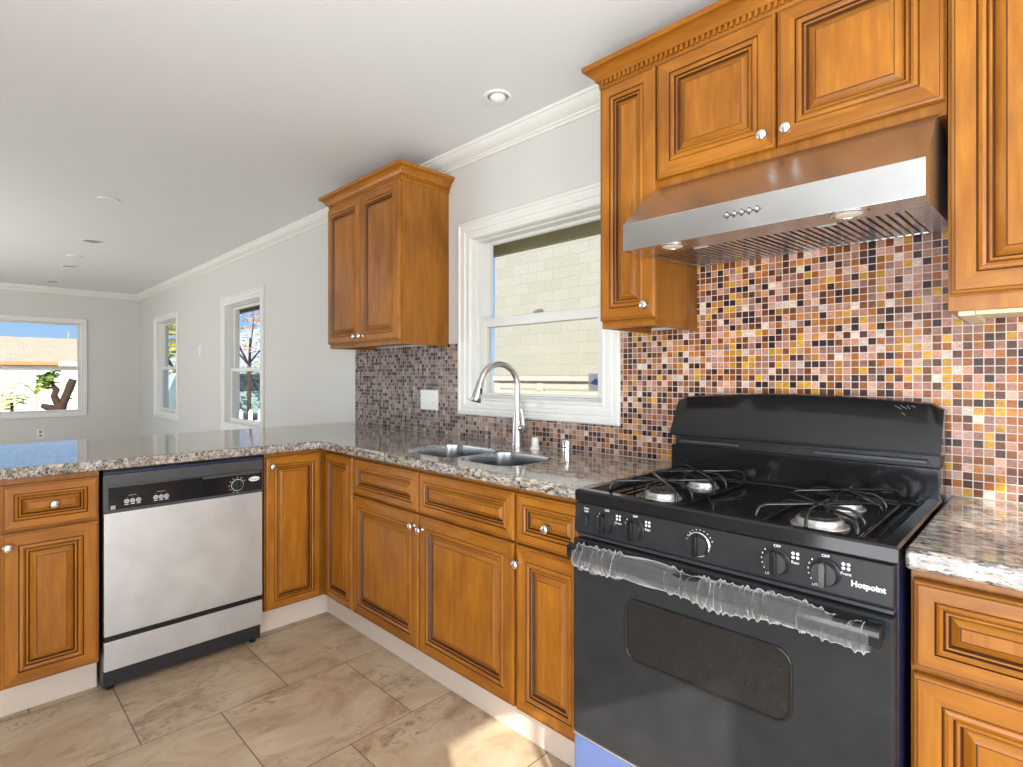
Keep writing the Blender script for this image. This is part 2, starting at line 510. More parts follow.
# ------------------------------------------------------------------ mesh helpers
class MB:
    def __init__(self):
        self.v, self.f, self.m = [], [], []

    def add(self, vs, fs, mi=0, mat=None):
        b = len(self.v)
        for p in vs:
            self.v.append(tuple(mat @ Vector(p)) if mat else tuple(p))
        for f in fs:
            self.f.append(tuple(b + i for i in f))
            self.m.append(mi)
        return self

    def box(self, a, b, mi=0, mat=None):
        x0, x1 = sorted((a[0], b[0]))
        y0, y1 = sorted((a[1], b[1]))
        z0, z1 = sorted((a[2], b[2]))
        vs = [(x0, y0, z0), (x1, y0, z0), (x1, y1, z0), (x0, y1, z0), (x0, y0, z1), (x1, y0, z1), (x1, y1, z1), (x0, y1, z1)]
        fs = [(0, 3, 2, 1), (4, 5, 6, 7), (0, 1, 5, 4), (1, 2, 6, 5), (2, 3, 7, 6), (3, 0, 4, 7)]
        return self.add(vs, fs, mi, mat)

    def prism(self, poly, axis, a, b, mi=0, mat=None):
        """poly in the two other axes (cyclic order), swept from a to b along axis"""
        def P(p, t):
            return {'x': (t, p[0], p[1]), 'y': (p[0], t, p[1]), 'z': (p[0], p[1], t)}[axis]
        n = len(poly)
        vs = [P(p, a) for p in poly] + [P(p, b) for p in poly]
        fs = [tuple(range(n)), tuple(range(2 * n - 1, n - 1, -1))]
        fs += [(i, i + n, (i + 1) % n + n, (i + 1) % n) for i in range(n)]
        return self.add(vs, fs, mi, mat)

    def lathe(self, prof, mat=None, seg=24, mi=0, closed=True):
        """prof: (radius, height) list about local Z"""
        vs, fs = [], []
        for r, h in prof:
            for k in range(seg):
                t = 2 * pi * k / seg
                vs.append((r * cos(t), r * sin(t), h))
        for i in range(len(prof) - 1):
            for k in range(seg):
                a, b = i * seg + k, i * seg + (k + 1) % seg
                fs.append((a, b, b + seg, a + seg))
        if closed:
            fs.append(tuple(range(seg - 1, -1, -1)))
            e = (len(prof) - 1) * seg
            fs.append(tuple(range(e, e + seg)))
        return self.add(vs, fs, mi, mat)

    def tube(self, pts, r, seg=10, mi=0, cap=True, mat=None):
        pts = [Vector(p) for p in pts]
        n = len(pts)
        rs = r if isinstance(r, (list, tuple)) else [r] * n
        tang = [(pts[min(i + 1, n - 1)] - pts[max(i - 1, 0)]).normalized() for i in range(n)]
        up = Vector((0, 0, 1)) if abs(tang[0].z) < 0.9 else Vector((1, 0, 0))
        nrm = (up - tang[0] * up.dot(tang[0])).normalized()
        vs, fs = [], []
        for i in range(n):
            nrm = (nrm - tang[i] * nrm.dot(tang[i]))
            nrm = nrm.normalized() if nrm.length > 1e-6 else tang[i].orthogonal().normalized()
            bi = tang[i].cross(nrm)
            for k in range(seg):
                t = 2 * pi * k / seg
                vs.append(pts[i] + (nrm * cos(t) + bi * sin(t)) * rs[i])
        for i in range(n - 1):
            for k in range(seg):
                a, b = i * seg + k, i * seg + (k + 1) % seg
                fs.append((a, b, b + seg, a + seg))
        if cap:
            fs.append(tuple(range(seg - 1, -1, -1)))
            fs.append(tuple(range((n - 1) * seg, n * seg)))
        return self.add(vs, fs, mi, mat)

    def rings(self, w, h, loops, origin=(0, 0, 0), close=True, mis=None, round_r=0):
        """rectangular loops in the local XZ plane: (inset, y); mis gives for each band (upright, level) material slots"""
        ox, oy, oz = origin
        vs, fs, ms = [], [], []
        for ins, y in loops:
            vs += [(ox + ins, oy + y, oz + ins), (ox + w - ins, oy + y, oz + ins), (ox + w - ins, oy + y, oz + h - ins), (ox + ins, oy + y, oz + h - ins)]
        for i in range(len(loops) - 1):
            mi = mis[i] if mis else (0, 0)
            for k in range(4):
                a, b = i * 4 + k, i * 4 + (k + 1) % 4
                fs.append((a, b, b + 4, a + 4))
                ms.append(mi[1] if k in (0, 2) else mi[0])
        if close:
            e = (len(loops) - 1) * 4
            fs.append((e, e + 1, e + 2, e + 3))
            ms.append(0)
        b = len(self.v)
        self.v += vs
        self.f += [tuple(b + i for i in f) for f in fs]
        self.m += ms
        return self


def rot_of(o):
    m = Matrix.Identity(4)
    while o is not None:
        m = Matrix.Translation(o.location) @ o.rotation_euler.to_matrix().to_4x4() @ m
        o = o.parent
    return m


def mesh_of(name, mb, mats, smooth=35, weld=False):
    me = bpy.data.meshes.new(name)
    me.from_pydata(mb.v, [], mb.f)
    for m in mats:
        me.materials.append(M[m] if isinstance(m, str) else m)
    for p, mi in zip(me.polygons, mb.m):
        p.material_index = min(mi, len(mats) - 1)
    bm = bmesh.new()
    bm.from_mesh(me)
    if weld:
        bmesh.ops.remove_doubles(bm, verts=bm.verts, dist=1e-5)
    bmesh.ops.recalc_face_normals(bm, faces=bm.faces)
    bm.to_mesh(me)
    bm.free()
    if smooth:
        for p in me.polygons:
            p.use_smooth = True
        me.set_sharp_from_angle(angle=R(smooth))
    return me


def obj(name, mb, mats, parent=None, world=True, loc=(0, 0, 0), bevel=0.0, seg=2, smooth=35, weld=False, rot=(0, 0, 0)):
    """one mesh object; with world=True the mesh was written in room coordinates"""
    if isinstance(mats, str):
        mats = [mats]
    if world and parent is not None:
        inv = rot_of(parent).inverted()
        mb.v = [tuple(inv @ Vector(p)) for p in mb.v]
    me = mesh_of(name, mb, mats, smooth, weld)
    o = bpy.data.objects.new(name, me)
    COL.objects.link(o)
    o.location = loc
    o.rotation_euler = rot
    o.parent = parent
    if bevel:
        b = o.modifiers.new('bevel', 'BEVEL')
        b.width, b.segments, b.limit_method, b.angle_limit = bevel, seg, 'ANGLE', R(40)
        b.harden_normals = True
    return o


def thing(name, label, cat, loc=(0, 0, 0), rotz=0.0, group=None, kind=None):
    o = bpy.data.objects.new(name, None)
    COL.objects.link(o)
    o.empty_display_size = 0.1
    o.location = loc
    o.rotation_euler = (0, 0, rotz)
    return tag(o, label, cat, group, kind)


def tag(o, label=None, cat=None, group=None, kind=None):
    for k, v in (('label', label), ('category', cat), ('group', group), ('kind', kind)):
        if v:
            o[k] = v
    return o


def struct(o, label=None):
    o['kind'] = 'structure'
    if label:
        o['label'] = label
    return o


def dup(root, loc=None, label=None, rotz=None):
    c = root.copy()
    COL.objects.link(c)
    if loc is not None:
        c.location = loc
    if rotz is not None:
        c.rotation_euler = (0, 0, rotz)
    if label:
        c['label'] = label
    for ch in list(root.children):
        d = ch.copy()
        COL.objects.link(d)
        d.parent = c
        for g in list(ch.children):
            e = g.copy()
            COL.objects.link(e)
            e.parent = d
    return c


def rounded(x0, z0, x1, z1, r, n=6):
    pts = []
    for cx, cz, a0 in ((x1 - r, z0 + r, -90), (x1 - r, z1 - r, 0), (x0 + r, z1 - r, 90), (x0 + r, z0 + r, 180)):
        for k in range(n + 1):
            a = R(a0 + 90 * k / n)
            pts.append((cx + r * cos(a), cz + r * sin(a)))
    return pts


# ------------------------------------------------------------------ the room shell
XL, XR, YB, CEIL, WT = -7.0, 4.4, -4.2, 2.437, 0.14


def wall(name, axis, pos, thick, u0, u1, holes, label, z1=CEIL):
    """wall in the plane axis=pos, running u0..u1, with rectangular openings (a, b, z0, z1)"""
    us = sorted({u0, u1, *[h[0] for h in holes], *[h[1] for h in holes]})
    zs = sorted({0.0, z1, *[h[2] for h in holes], *[h[3] for h in holes]})
    mb = MB()
    for i in range(len(us) - 1):
        for j in range(len(zs) - 1):
            cu, cz = (us[i] + us[i + 1]) / 2, (zs[j] + zs[j + 1]) / 2
            if any(h[0] < cu < h[1] and h[2] < cz < h[3] for h in holes):
                continue
            a, b = (us[i], zs[j]), (us[i + 1], zs[j + 1])
            if axis == 'y':
                mb.box((a[0], pos, a[1]), (b[0], pos + thick, b[1]))
            else:
                mb.box((pos, a[0], a[1]), (pos + thick, b[0], b[1]))
    return struct(obj(name, mb, 'wall', smooth=0), label)


KW = (0.430, 1.268, 1.1285, 1.9635)        # kitchen window opening  x0 x1 z0 z1
AW = (-3.36, -2.42, 0.775, 1.952)        # nearer side window
BW = (-6.07, -5.10, 0.775, 1.965)        # farther side window
LW = (-2.55, -0.700, 0.752, 1.972)       # front window in the far wall (y range)
RW = (-1.62, -0.90, 1.15, 2.20)          # side window on the right (y range)
RD = (-2.75, -2.02, 0.0, 2.135)           # glazed side door on the right
wall('wall_back', 'y', 0.0, WT, XL, XR, [KW, AW, BW], 'pale grey long wall with the kitchen window')
wall('wall_left', 'x', XL - WT, WT, YB, WT, [LW], 'pale grey far end wall with the front window')
wall('wall_right', 'x', XR, WT, YB, WT, [RW, RD], 'pale grey wall right of the kitchen')
wall('wall_front', 'y', YB - WT, WT, XL, 1.0, [(-5.1, -2.1, 0.0, 2.1)], 'pale grey wall behind the camera')
wall('wall_added', 'y', -2.95 - WT, WT, 1.0, XR, [(1.7, 3.7, 0.0, 2.1)], 'unseen pale grey wall added behind the camera to shape the light')  # unseen wall, added to bring the fill light nearer the right cabinets
wall('wall_partition', 'x', 1.0 - WT, WT, YB, -2.95, [], 'unseen pale grey return wall added behind the camera to shape the light')  # unseen return, added together with the light shaping wall
struct(obj('floor', MB().box((XL, YB, -0.1), (XR, 0, 0)), 'floor', smooth=0), 'beige travertine tile floor in running bond')

ceiling_mb = MB().box((XL, YB, CEIL), (XR, 0, CEIL + 0.12))
struct(obj('ceiling', ceiling_mb, 'ceil', smooth=0), 'flat pale grey ceiling')

crown = [(0, 2.362), (.008, 2.362), (.010, 2.374), (.017, 2.377), (.019, 2.384), (.030, 2.389), (.046, 2.402), (.056, 2.416), (.060, 2.424), (.066, 2.426), (.069, 2.437), (0, 2.437)]
struct(obj('trim_1', MB().prism([(-o, z) for o, z in crown], 'x', XL, XR), 'trim', smooth=25), 'white crown moulding above the long wall')
struct(obj('trim_2', MB().prism([(XL + o, z) for o, z in crown], 'y', YB, 0), 'trim', smooth=25), 'white crown moulding on the far end wall')
struct(obj('baseboard_back', MB().box((XL, -0.014, 0), (-0.95, 0, 0.10)), 'trim', bevel=0.004), 'white baseboard under the side windows')
struct(obj('baseboard_left', MB().box((XL, YB, 0), (XL + 0.014, -0.014, 0.10)), 'trim', bevel=0.004), 'white baseboard on the far end wall')


def window(name, loc, rotz, w, h, cw, label, meet=0.5, rail=0.036, reveal=0.034, latch=True, side=.034, head=.026, sill=.030):
    """double-hung window; local x across (0 = opening's left), y outwards, z up from the opening's sill"""
    t = thing(name, None, None, loc, rotz)
    struct(t, label)
    loops = [(-cw, 0), (-cw, -.016), (-cw + .006, -.021), (-cw + .018, -.022), (-cw + .022, -.016), (-cw * .62, -.016), (-cw * .58, -.019), (-cw * .40, -.017),
             (-cw * .36, -.011), (-.016, -.011), (-.012, -.014), (-.003, -.012), (.003, -.004), (.004, reveal)]
    obj('casing', MB().rings(w, h, loops, close=False), 'trim', t, False, smooth=30)
    fl = [(.004, reveal), (.011, reveal), (.013, reveal + .010), (.013, WT - .005), (.004, WT - .005), (.004, reveal)]
    obj('frame', MB().rings(w, h, fl, close=False), 'vinyl', t, False, smooth=30)
    zm = h * meet
    for nm, z0, z1, y in (('upper_sash', zm - rail / 2, h - .0135, reveal + .042), ('lower_sash', .0135, zm + rail / 2, reveal + .012)):
        wb, wt = (rail, head) if nm == 'upper_sash' else (sill, rail)
        a, b = .0135, w - .0135
        mb = MB().box((a, y, z0), (a + side, y + .028, z1)).box((b - side, y, z0), (b, y + .028, z1))
        mb.box((a + side, y + .001, z0), (b - side, y + .027, z0 + wb)).box((a + side, y + .001, z1 - wt), (b - side, y + .027, z1))
        s = obj(nm, mb, 'vinyl', t, False, bevel=.002)
        obj('pane', MB().box((a + side - .003, y + .012, z0 + wb - .003), (b - side + .003, y + .016, z1 - wt + .003)), 'glass', s, False, smooth=0)
    if latch:
        lm = MB().prism(rounded(w / 2 - .03, -.008, w / 2 + .03, .008, .006, 3), 'z', zm + rail / 2, zm + rail / 2 + .012)
        lm.v = [(x, y + reveal + .026, z) for x, y, z in lm.v]
        lm.box((w / 2 - .004, reveal + .012, zm + rail / 2 + .008), (w / 2 + .034, reveal + .022, zm + rail / 2 + .018))
        obj('latch', lm, 'grey_plastic', t, False, bevel=.001)
    return t


window('window_1', (KW[0], 0, KW[2]), 0, KW[1] - KW[0], KW[3] - KW[2], 0.0935, 'white double hung kitchen window above the sink', meet=0.468, rail=.047, side=.046, head=.016, sill=.010)
window('window_2', (AW[0], 0, AW[2]), 0, AW[1] - AW[0], AW[3] - AW[2], 0.085, 'tall narrow white side window nearer the kitchen', meet=0.45)
window('window_3', (BW[0], 0, BW[2]), 0, BW[1] - BW[0], BW[3] - BW[2], 0.085, 'tall narrow white side window nearer the far corner', meet=0.48)
window('window_4', (XL, LW[0], LW[2]), R(90), LW[1] - LW[0], LW[3] - LW[2], 0.066, 'wide white front window in the far end wall', meet=0.478, reveal=.02, latch=False, side=.022, head=.014, sill=.016, rail=.03)
window('window_5', (XR, RW[1], RW[2]), R(-90), RW[1] - RW[0], RW[3] - RW[2], 0.08, 'white side window right of the kitchen')


def glazed_door(name, loc, rotz, w, h, panes, label):
    """panes: local x ranges of the glass lights"""
    t = thing(name, None, None, loc, rotz)
    struct(t, label)
    obj('casing', MB().rings(w, h + .1, [(-.08, 0), (-.08, -.016), (.003, -.012), (.004, .088)], (0, 0, -.1), close=False), 'trim', t, False)
    mb = MB()
    edges = [0] + [q for p in panes for q in p] + [w]
    for a, b in zip(edges[::2], edges[1::2]):
        mb.box((a, .088, 0), (b, .108, h))
    for a, b in panes:
        mb.box((a, .088, 0), (b, .108, .10))
        mb.box((a, .088, h - .10), (b, .108, h))
    obj('door_frame', mb, 'vinyl', t, False)
    for a, b in panes:
        obj('pane', MB().box((a - .002, .096, .098), (b + .002, .101, h - .098)), 'glass', t, False, smooth=0)
    return t


glazed_door('door_1', (XR, RD[1], 0), R(-90), RD[1] - RD[0], RD[3], [(.069, .345), (.366, .693)], 'white side door with two tall glass lights')
glazed_door('door_2', (3.7, -2.95, 0), R(180), 2.0, 2.1, [(.05, .98), (1.02, 1.95)], 'unseen wide glazed patio door added behind the camera to let in light')  # unseen opening, added for the fill light behind it
glazed_door('door_3', (-2.1, YB, 0), R(180), 3.0, 2.1, [(.05, 1.48), (1.52, 2.95)], 'unseen wide glazed dining room door added to let in light')  # invented out of view so that light enters the dining side

# ------------------------------------------------------------------ mosaic splashback (part of the wall)
bs = MB()
for x0, x1, z1 in ((-0.757, 0.331, 1.415), (0.331, 1.358, 1.036), (1.358, 1.69, 1.415), (1.69, 2.443, 1.66), (2.443, 3.4, 1.415)):
    bs.box((x0, -.008, .9155), (x1, 0, z1))
struct(obj('wall_back_mosaic', bs, 'mosaic', smooth=0), 'brown and gold glass mosaic splashback')

# ------------------------------------------------------------------ countertops and sink
SINK = (0.565, -0.545, 1.235, -0.225)


def slab(name, outer, holes, z0, z1, mat, parent=None, bevel=.007):
    bm = bmesh.new()
    loops = []
    for poly in [outer] + holes:
        vs = [bm.verts.new((x, y, z1)) for x, y in poly]
        es = [bm.edges.new((vs[i], vs[(i + 1) % len(vs)])) for i in range(len(vs))]
        loops.append((vs, es))
    bmesh.ops.triangle_fill(bm, use_beauty=True, use_dissolve=False, edges=[e for l in loops for e in l[1]])
    top = list(bm.faces)
    ret = bmesh.ops.extrude_face_region(bm, geom=top)
    for g in ret['geom']:
        if isinstance(g, bmesh.types.BMVert):
            g.co.z = z0
    bmesh.ops.recalc_face_normals(bm, faces=bm.faces)
    me = bpy.data.meshes.new(name)
    bm.to_mesh(me)
    bm.free()
    me.materials.append(M[mat])
    for p in me.polygons:
        p.use_smooth = True
    me.set_sharp_from_angle(angle=R(35))
    o = bpy.data.objects.new(name, me)
    COL.objects.link(o)
    o.parent = parent
    b = o.modifiers.new('bevel', 'BEVEL')
    b.width, b.segments, b.limit_method, b.angle_limit = bevel, 3, 'ANGLE', R(50)
    return o


x0, y0, x1, y1 = SINK
xm = 0.915
hole_l = rounded(x0 + .004, y0 + .004, xm - .009, y1 - .004, .076)
hole_r = rounded(xm + .009, y0 + .014, x1 - .004, y1 - .014, .085)
hole_l2, hole_r2 = hole_l, hole_r
sink_hole = rounded(x0, y0, x1, y1, .08)
PEN_END = -1.83
top = slab('countertop', [(-.93, -.009), (-.93, PEN_END), (.012, PEN_END), (.012, -.64), (1.640, -.64), (1.640, -.009)], [sink_hole], .875, .915, 'granite')
tag(top, 'L shaped speckled granite countertop over the peninsula and the sink cabinets', 'countertop')
top2 = slab('countertop', [(2.416, -.009), (2.416, -.652), (3.4, -.652), (3.4, -.009)], [], .875, .915, 'granite')
tag(top2, 'pale streaky granite countertop piece right of the black range', 'countertop')

sk = thing('kitchen_sink', 'double bowl stainless steel sink set under the granite below the window', 'sink', (0.9, -.385, .875))


def bowl(poly, depth):
    c = (sum(p[0] for p in poly) / len(poly), sum(p[1] for p in poly) / len(poly))
    mb = MB()
    n = len(poly)
    rings = [(1.0, .9125), (.992, .900), (.985, .86), (.965, .72), (.93, .700), (.80, .695), (.12, .690)]
    vs, fs = [], []
    for s, z in rings:
        vs += [(c[0] + (p[0] - c[0]) * s, c[1] + (p[1] - c[1]) * s, z) for p in poly]
    for i in range(len(rings) - 1):
        for k in range(n):
            a, b = i * n + k, i * n + (k + 1) % n
            fs.append((a, b, b + n, a + n))
    fs.append(tuple(range((len(rings) - 1) * n, len(rings) * n)))
    mb.add(vs, fs)
    return mb, c


for poly in (hole_l, hole_r):
    mb, c = bowl(poly, .18)
    b = obj('bowl', mb, 'steel_sink', sk, smooth=60)
    obj('drain', MB().lathe([(.045, .6915), (.044, .694), (.030, .693), (.012, .689)], Matrix.Translation((c[0], c[1], 0)), 20), 'chrome', b)
rim = slab('rim', rounded(x0 + .001, y0 + .001, x1 - .001, y1 - .001, .08), [hole_l2, hole_r2], .9085, .9125, 'steel_sink', None, .0006)
rim.data.transform(rot_of(sk).inverted())
rim.parent = sk


# ------------------------------------------------------------------ raised-panel doors and drawers
DOOR_RINGS = [(0, 0, 0), (0, .013, 0), (.0025, .0175, 0), (.007, .0195, 2), (.0085, .0190, 0), (.010, .0200, 0), (.045, .0200, 2), (.0475, .0170, 0), (.050, .0205, 0), (.056, .0225, 0),
              (.062, .0190, 2), (.065, .0135, 0), (.0675, .0160, 0), (.072, .0160, 2), (.0765, .0085, 0), (.078, .0100, 0), (.094, .0165, 2), (.0955, .0158, 0), (.097, .0178, 0)]
KNOB = [(.0085, 0), (.0085, .003), (.0055, .006), (.0050, .014), (.0085, .018), (.0135, .021), (.0150, .025), (.0135, .029), (.0080, .0315), (.001, .0322)]
_door_cache = {}
_knob_me = mesh_of('knob', MB().lathe(KNOB, Matrix.Rotation(R(90), 4, 'X'), 20), ['knob'], 50)


def panel_mesh(w, h, scale=1.0):
    key = (round(w, 4), round(h, 4), scale)
    if key not in _door_cache:
        s = min(scale, (min(w, h) - .022) / (2 * .097))
        loops = [(i * s if i > .011 else i, -d) for i, d, _ in DOOR_RINGS]
        mis = [(2, 2) if m == 2 else (0, 1) for _, _, m in DOOR_RINGS]
        mb = MB().rings(w, h, loops, mis=mis)
        mb.add([(0, 0, 0), (w, 0, 0), (w, 0, h), (0, 0, h)], [(0, 1, 2, 3)])
        _door_cache[key] = mesh_of('raised_panel', mb, ['wood_v', 'wood_h', 'glaze'], 25)
    return _door_cache[key]


def panel(name, parent, x0, x1, z0, z1, knob=None, scale=1.0, horizontal=False):
    o = bpy.data.objects.new(name, panel_mesh(x1 - x0, z1 - z0, scale))
    COL.objects.link(o)
    o.parent = parent
    o.location = (x0, -.0005, z0)
    if knob:
        k = bpy.data.objects.new('knob', _knob_me)
        COL.objects.link(k)
        k.parent = o
        k.location = (knob[0] - x0, -.0200, knob[1] - z0)
    return o


def base_carcass(w, d=.57, top=.8745, bot=.13):
    mb = MB()
    mb.box((0, 0, bot), (w, d, top))
    return mb


# peninsula cabinet left of the dishwasher (front faces +X)
PEN = -.02
c = thing('base_cabinet', 'wooden base cabinet with one drawer and one door, left of the dishwasher', 'cabinet', (PEN, -1.805, 0), R(90))
obj('carcass', base_carcass(.283), 'wood_side', c, False, bevel=.001)
panel('drawer', c, .003, .279, .690, .853, (.145, .771), .80)
panel('door', c, .003, .279, .137, .682, (.020, .636))

# corner cabinet: one door on each leg of the L
c = thing('base_cabinet', 'wooden corner base cabinet with two narrow doors meeting at the inside corner', 'cabinet', (0, 0, 0))
poly = [(-.61, -.02), (-.61, -.897), (-.02, -.897), (-.02, -.59), (.280, -.59), (.280, -.02)]
obj('carcass', MB().prism(poly, 'z', .13, .8745), 'wood_side', c, bevel=.001)
d = panel('door', c, 0, .270, .137, .856, (.022, .814), .80)
d.location, d.rotation_euler = (PEN + .0005, -.893, .137), (0, 0, R(90))
d = panel('door', c, 0, .272, .137, .856, None, .80)
d.location = (.003, -.5905, .137)

c = thing('base_cabinet', 'wide wooden sink base cabinet with two false drawer fronts over two doors', 'cabinet', (.282, -.59, 0))
mb = MB().box((0, 0, .13), (1.061, .018, .8745))
mb.box((0, .018, .13), (.018, .57, .8745)).box((1.043, .018, .13), (1.061, .57, .8745)).box((.018, .018, .13), (1.043, .57, .148)).box((.018, .552, .148), (1.043, .57, .8745))
obj('carcass', mb, 'wood_side', c, False)
panel('false_drawer', c, .004, .515, .690, .853, None, .80)
panel('false_drawer', c, .523, 1.056, .690, .853, None, .80)
panel('door', c, .002, .518, .137, .682, (.498, .636))
panel('door', c, .524, 1.056, .137, .682, (.552, .630))

c = thing('base_cabinet', 'narrow wooden base cabinet with one drawer and one door, left of the black range', 'cabinet', (1.345, -.59, 0))
obj('carcass', base_carcass(.292), 'wood_side', c, False, bevel=.001)
panel('drawer', c, .004, .288, .690, .853, (.152, .765), .80)
panel('door', c, .004, .288, .137, .682, (.022, .625))

c = thing('base_cabinet', 'honey coloured base cabinet with one drawer and one door, right of the black range', 'cabinet', (2.416, -.59, 0))
obj('carcass', base_carcass(.462), 'wood_side', c, False, bevel=.001)
panel('drawer', c, .005, .457, .676, .846, (.231, .760), .88)
panel('door', c, .005, .457, .137, .664, (.425, .620))
c = thing('base_cabinet', 'wooden base cabinet standing second to the right of the black range', 'cabinet', (2.88, -.59, 0))
obj('carcass', base_carcass(.50), 'wood_side', c, False, bevel=.001)
panel('drawer', c, .005, .495, .676, .846, (.25, .760), .88)
panel('door', c, .005, .495, .137, .664, (.040, .620))

# toe kicks
tk = obj('toe_kick_board', MB().box((-.12, -1.805, 0), (-.10, -1.518, .1295)), 'toe', bevel=.001)
tag(tk, 'short cream toe kick board under the cabinet left of the dishwasher', 'toe kick', 'cream toe kick boards')
tk = obj('toe_kick_board', MB().box((-.12, -.903, 0), (-.10, -.522, .1295)), 'toe', bevel=.001)
tag(tk, 'short cream toe kick board right of the dishwasher, ending at the inside corner', 'toe kick', 'cream toe kick boards')
tk = obj('toe_kick_board', MB().box((-.099, -.54, 0), (1.637, -.52, .1295)), 'toe', bevel=.001)
tag(tk, 'long cream toe kick board under the sink cabinets', 'toe kick', 'cream toe kick boards')
tk = obj('toe_kick_board', MB().box((2.418, -.54, 0), (3.38, -.52, .1295)), 'toe', bevel=.001)
tag(tk, 'cream toe kick board under the cabinets right of the range', 'toe kick', 'cream toe kick boards')
tk = obj('peninsula_back_panel', MB().box((-.635, PEN_END + .01, 0), (-.615, -.02, .8745)), 'wood_side', bevel=.001)
tag(tk, 'wooden back panel closing the peninsula toward the dining side', 'panel')

# ------------------------------------------------------------------ wall cabinets
UPPER_Z = 1.405
CROWN = [(0, 0), (.005, 0), (.007, .006), (.007, .026), (.017, .027), (.019, .033), (.024, .043), (.034, .054), (.044, .060), (.050, .062), (.052, .070), (.052, .078), (0, .078)]


def sweep_crown(mb, path, outs, z):
    """path corner points with their mitred outward directions"""
    n = len(CROWN)
    vs, fs = [], []
    for (px, py), (ox, oy) in zip(path, outs):
        vs += [(px + ox * o, py + oy * o, z + h) for o, h in CROWN]
    for i in range(len(path) - 1):
        for k in range(n):
            a, b = i * n + k, i * n + (k + 1) % n
            fs.append((a, b, b + n, a + n))
    fs.append(tuple(range(n)))
    fs.append(tuple(range((len(path) - 1) * n, len(path) * n)))
    mb.add(vs, fs)


def dentils(mb, a, b, out, z, pitch=.0175):
    a, b, out = Vector((*a, 0)), Vector((*b, 0)), Vector((*out, 0))
    L = (b - a).length
    t = (b - a) / L
    n = int(L / pitch)
    off = (L - n * pitch) / 2 + pitch * .25
    for k in range(n):
        p = a + t * (off + k * pitch) + out * .006
        q = p + t * pitch * .5 + out * .0095
        mb.box((min(p.x, q.x), min(p.y, q.y), z + .010), (max(p.x, q.x), max(p.y, q.y), z + .0265))


def upper_carcass(w, z0, z1, d=.306, lip=.020):
    mb = MB()
    zb = z0 + lip
    mb.box((0, 0, zb), (w, d, 2.322))
    mb.box((0, 0, z0), (w, .02, zb)).box((0, .02, z0), (.016, d, zb)).box((w - .016, .02, z0), (w, d, zb))
    return mb


UZT = 2.252
# the cabinet left of the window
W0, W1 = -.525, .242
c = thing('wall_cabinet', 'reddish brown two door wall cabinet with dentil crown, left of the kitchen window', 'cabinet', (W0, -.307, 0))
obj('carcass', upper_carcass(W1 - W0, UPPER_Z, UZT), 'wood_side', c, False, bevel=.001)
wd = W1 - W0
panel('door', c, .004, wd / 2 - .003, 1.430, 2.243, (wd / 2 - .030, 1.462), .86)
panel('door', c, wd / 2 + .003, wd - .004, 1.430, 2.243, (wd / 2 + .030, 1.462), .86)
mb = MB()
zc = 2.247
a, b, e, f = (W0, -.0005), (W0, -.308), (W1, -.308), (W1, -.0005)
sweep_crown(mb, [a, b, e, f], [(-1, 0), (-1, -1), (1, -1), (1, 0)], zc)
dentils(mb, b, e, (0, -1), zc)
dentils(mb, e, f, (1, 0), zc)
dentils(mb, a, b, (-1, 0), zc)
obj('crown_molding', mb, ['wood_h'], c, smooth=30)

# tall narrow cabinet right of the window
T0, T1 = 1.482, 1.690
c = thing('wall_cabinet', 'tall narrow one door wall cabinet between the window and the range hood', 'cabinet', (T0, -.307, 0))
obj('carcass', upper_carcass(T1 - T0, UPPER_Z, UZT), 'wood_side', c, False, bevel=.001)
panel('door', c, .003, T1 - T0 + .010, 1.430, 2.243, (T1 - T0 - .018, 1.470), .90)

# cabinet over the hood
H0, H1 = 1.692, 2.441
c = thing('wall_cabinet', 'golden brown two door wall cabinet directly above the range hood', 'cabinet', (H0, -.307, 0))
obj('carcass', upper_carcass(H1 - H0, 1.841, UZT, lip=.004), 'wood_side', c, False, bevel=.001)
panel('door', c, .014, .378, 1.872, 2.243, (.350, 1.905))
panel('door', c, .384, .746, 1.872, 2.243, (.412, 1.905))

# cabinet right of the hood, running out of the picture
G0, G1 = 2.443, 2.905
c = thing('wall_cabinet', 'golden brown tall wall cabinet at the right, beside the range hood', 'cabinet', (G0, -.307, 0))
obj('carcass', upper_carcass(G1 - G0, UPPER_Z - .018, UZT, lip=.034), 'wood_v', c, False, bevel=.001)
panel('door', c, .006, G1 - G0 - .006, 1.424, 2.243, (G1 - G0 - .036, 1.462))
obj('underside_panel', MB().box((.017, .021, 1.390), (G1 - G0 - .017, .3055, 1.4205)), 'cream_ply', c, False)
obj('light_rail', MB().box((.047, .030, 1.379), (G1 - G0 - .017, .046, 1.3895)).box((.0165, .021, 1.377), (.046, .3055, 1.3895)), 'cream_ply', c, False)

mb = MB()
sweep_crown(mb, [(T0, -.0005), (T0, -.308), (G1, -.308)], [(-1, 0), (-1, -1), (0, -1)], zc)
dentils(mb, (T0, -.308), (G1, -.308), (0, -1), zc)
dentils(mb, (T0, 0), (T0, -.308), (-1, 0), zc)
o = obj('cabinet_crown_molding', mb, 'wood_h', smooth=30)
tag(o, 'long wooden crown moulding with dentils along the wall cabinets above the range', 'moulding')

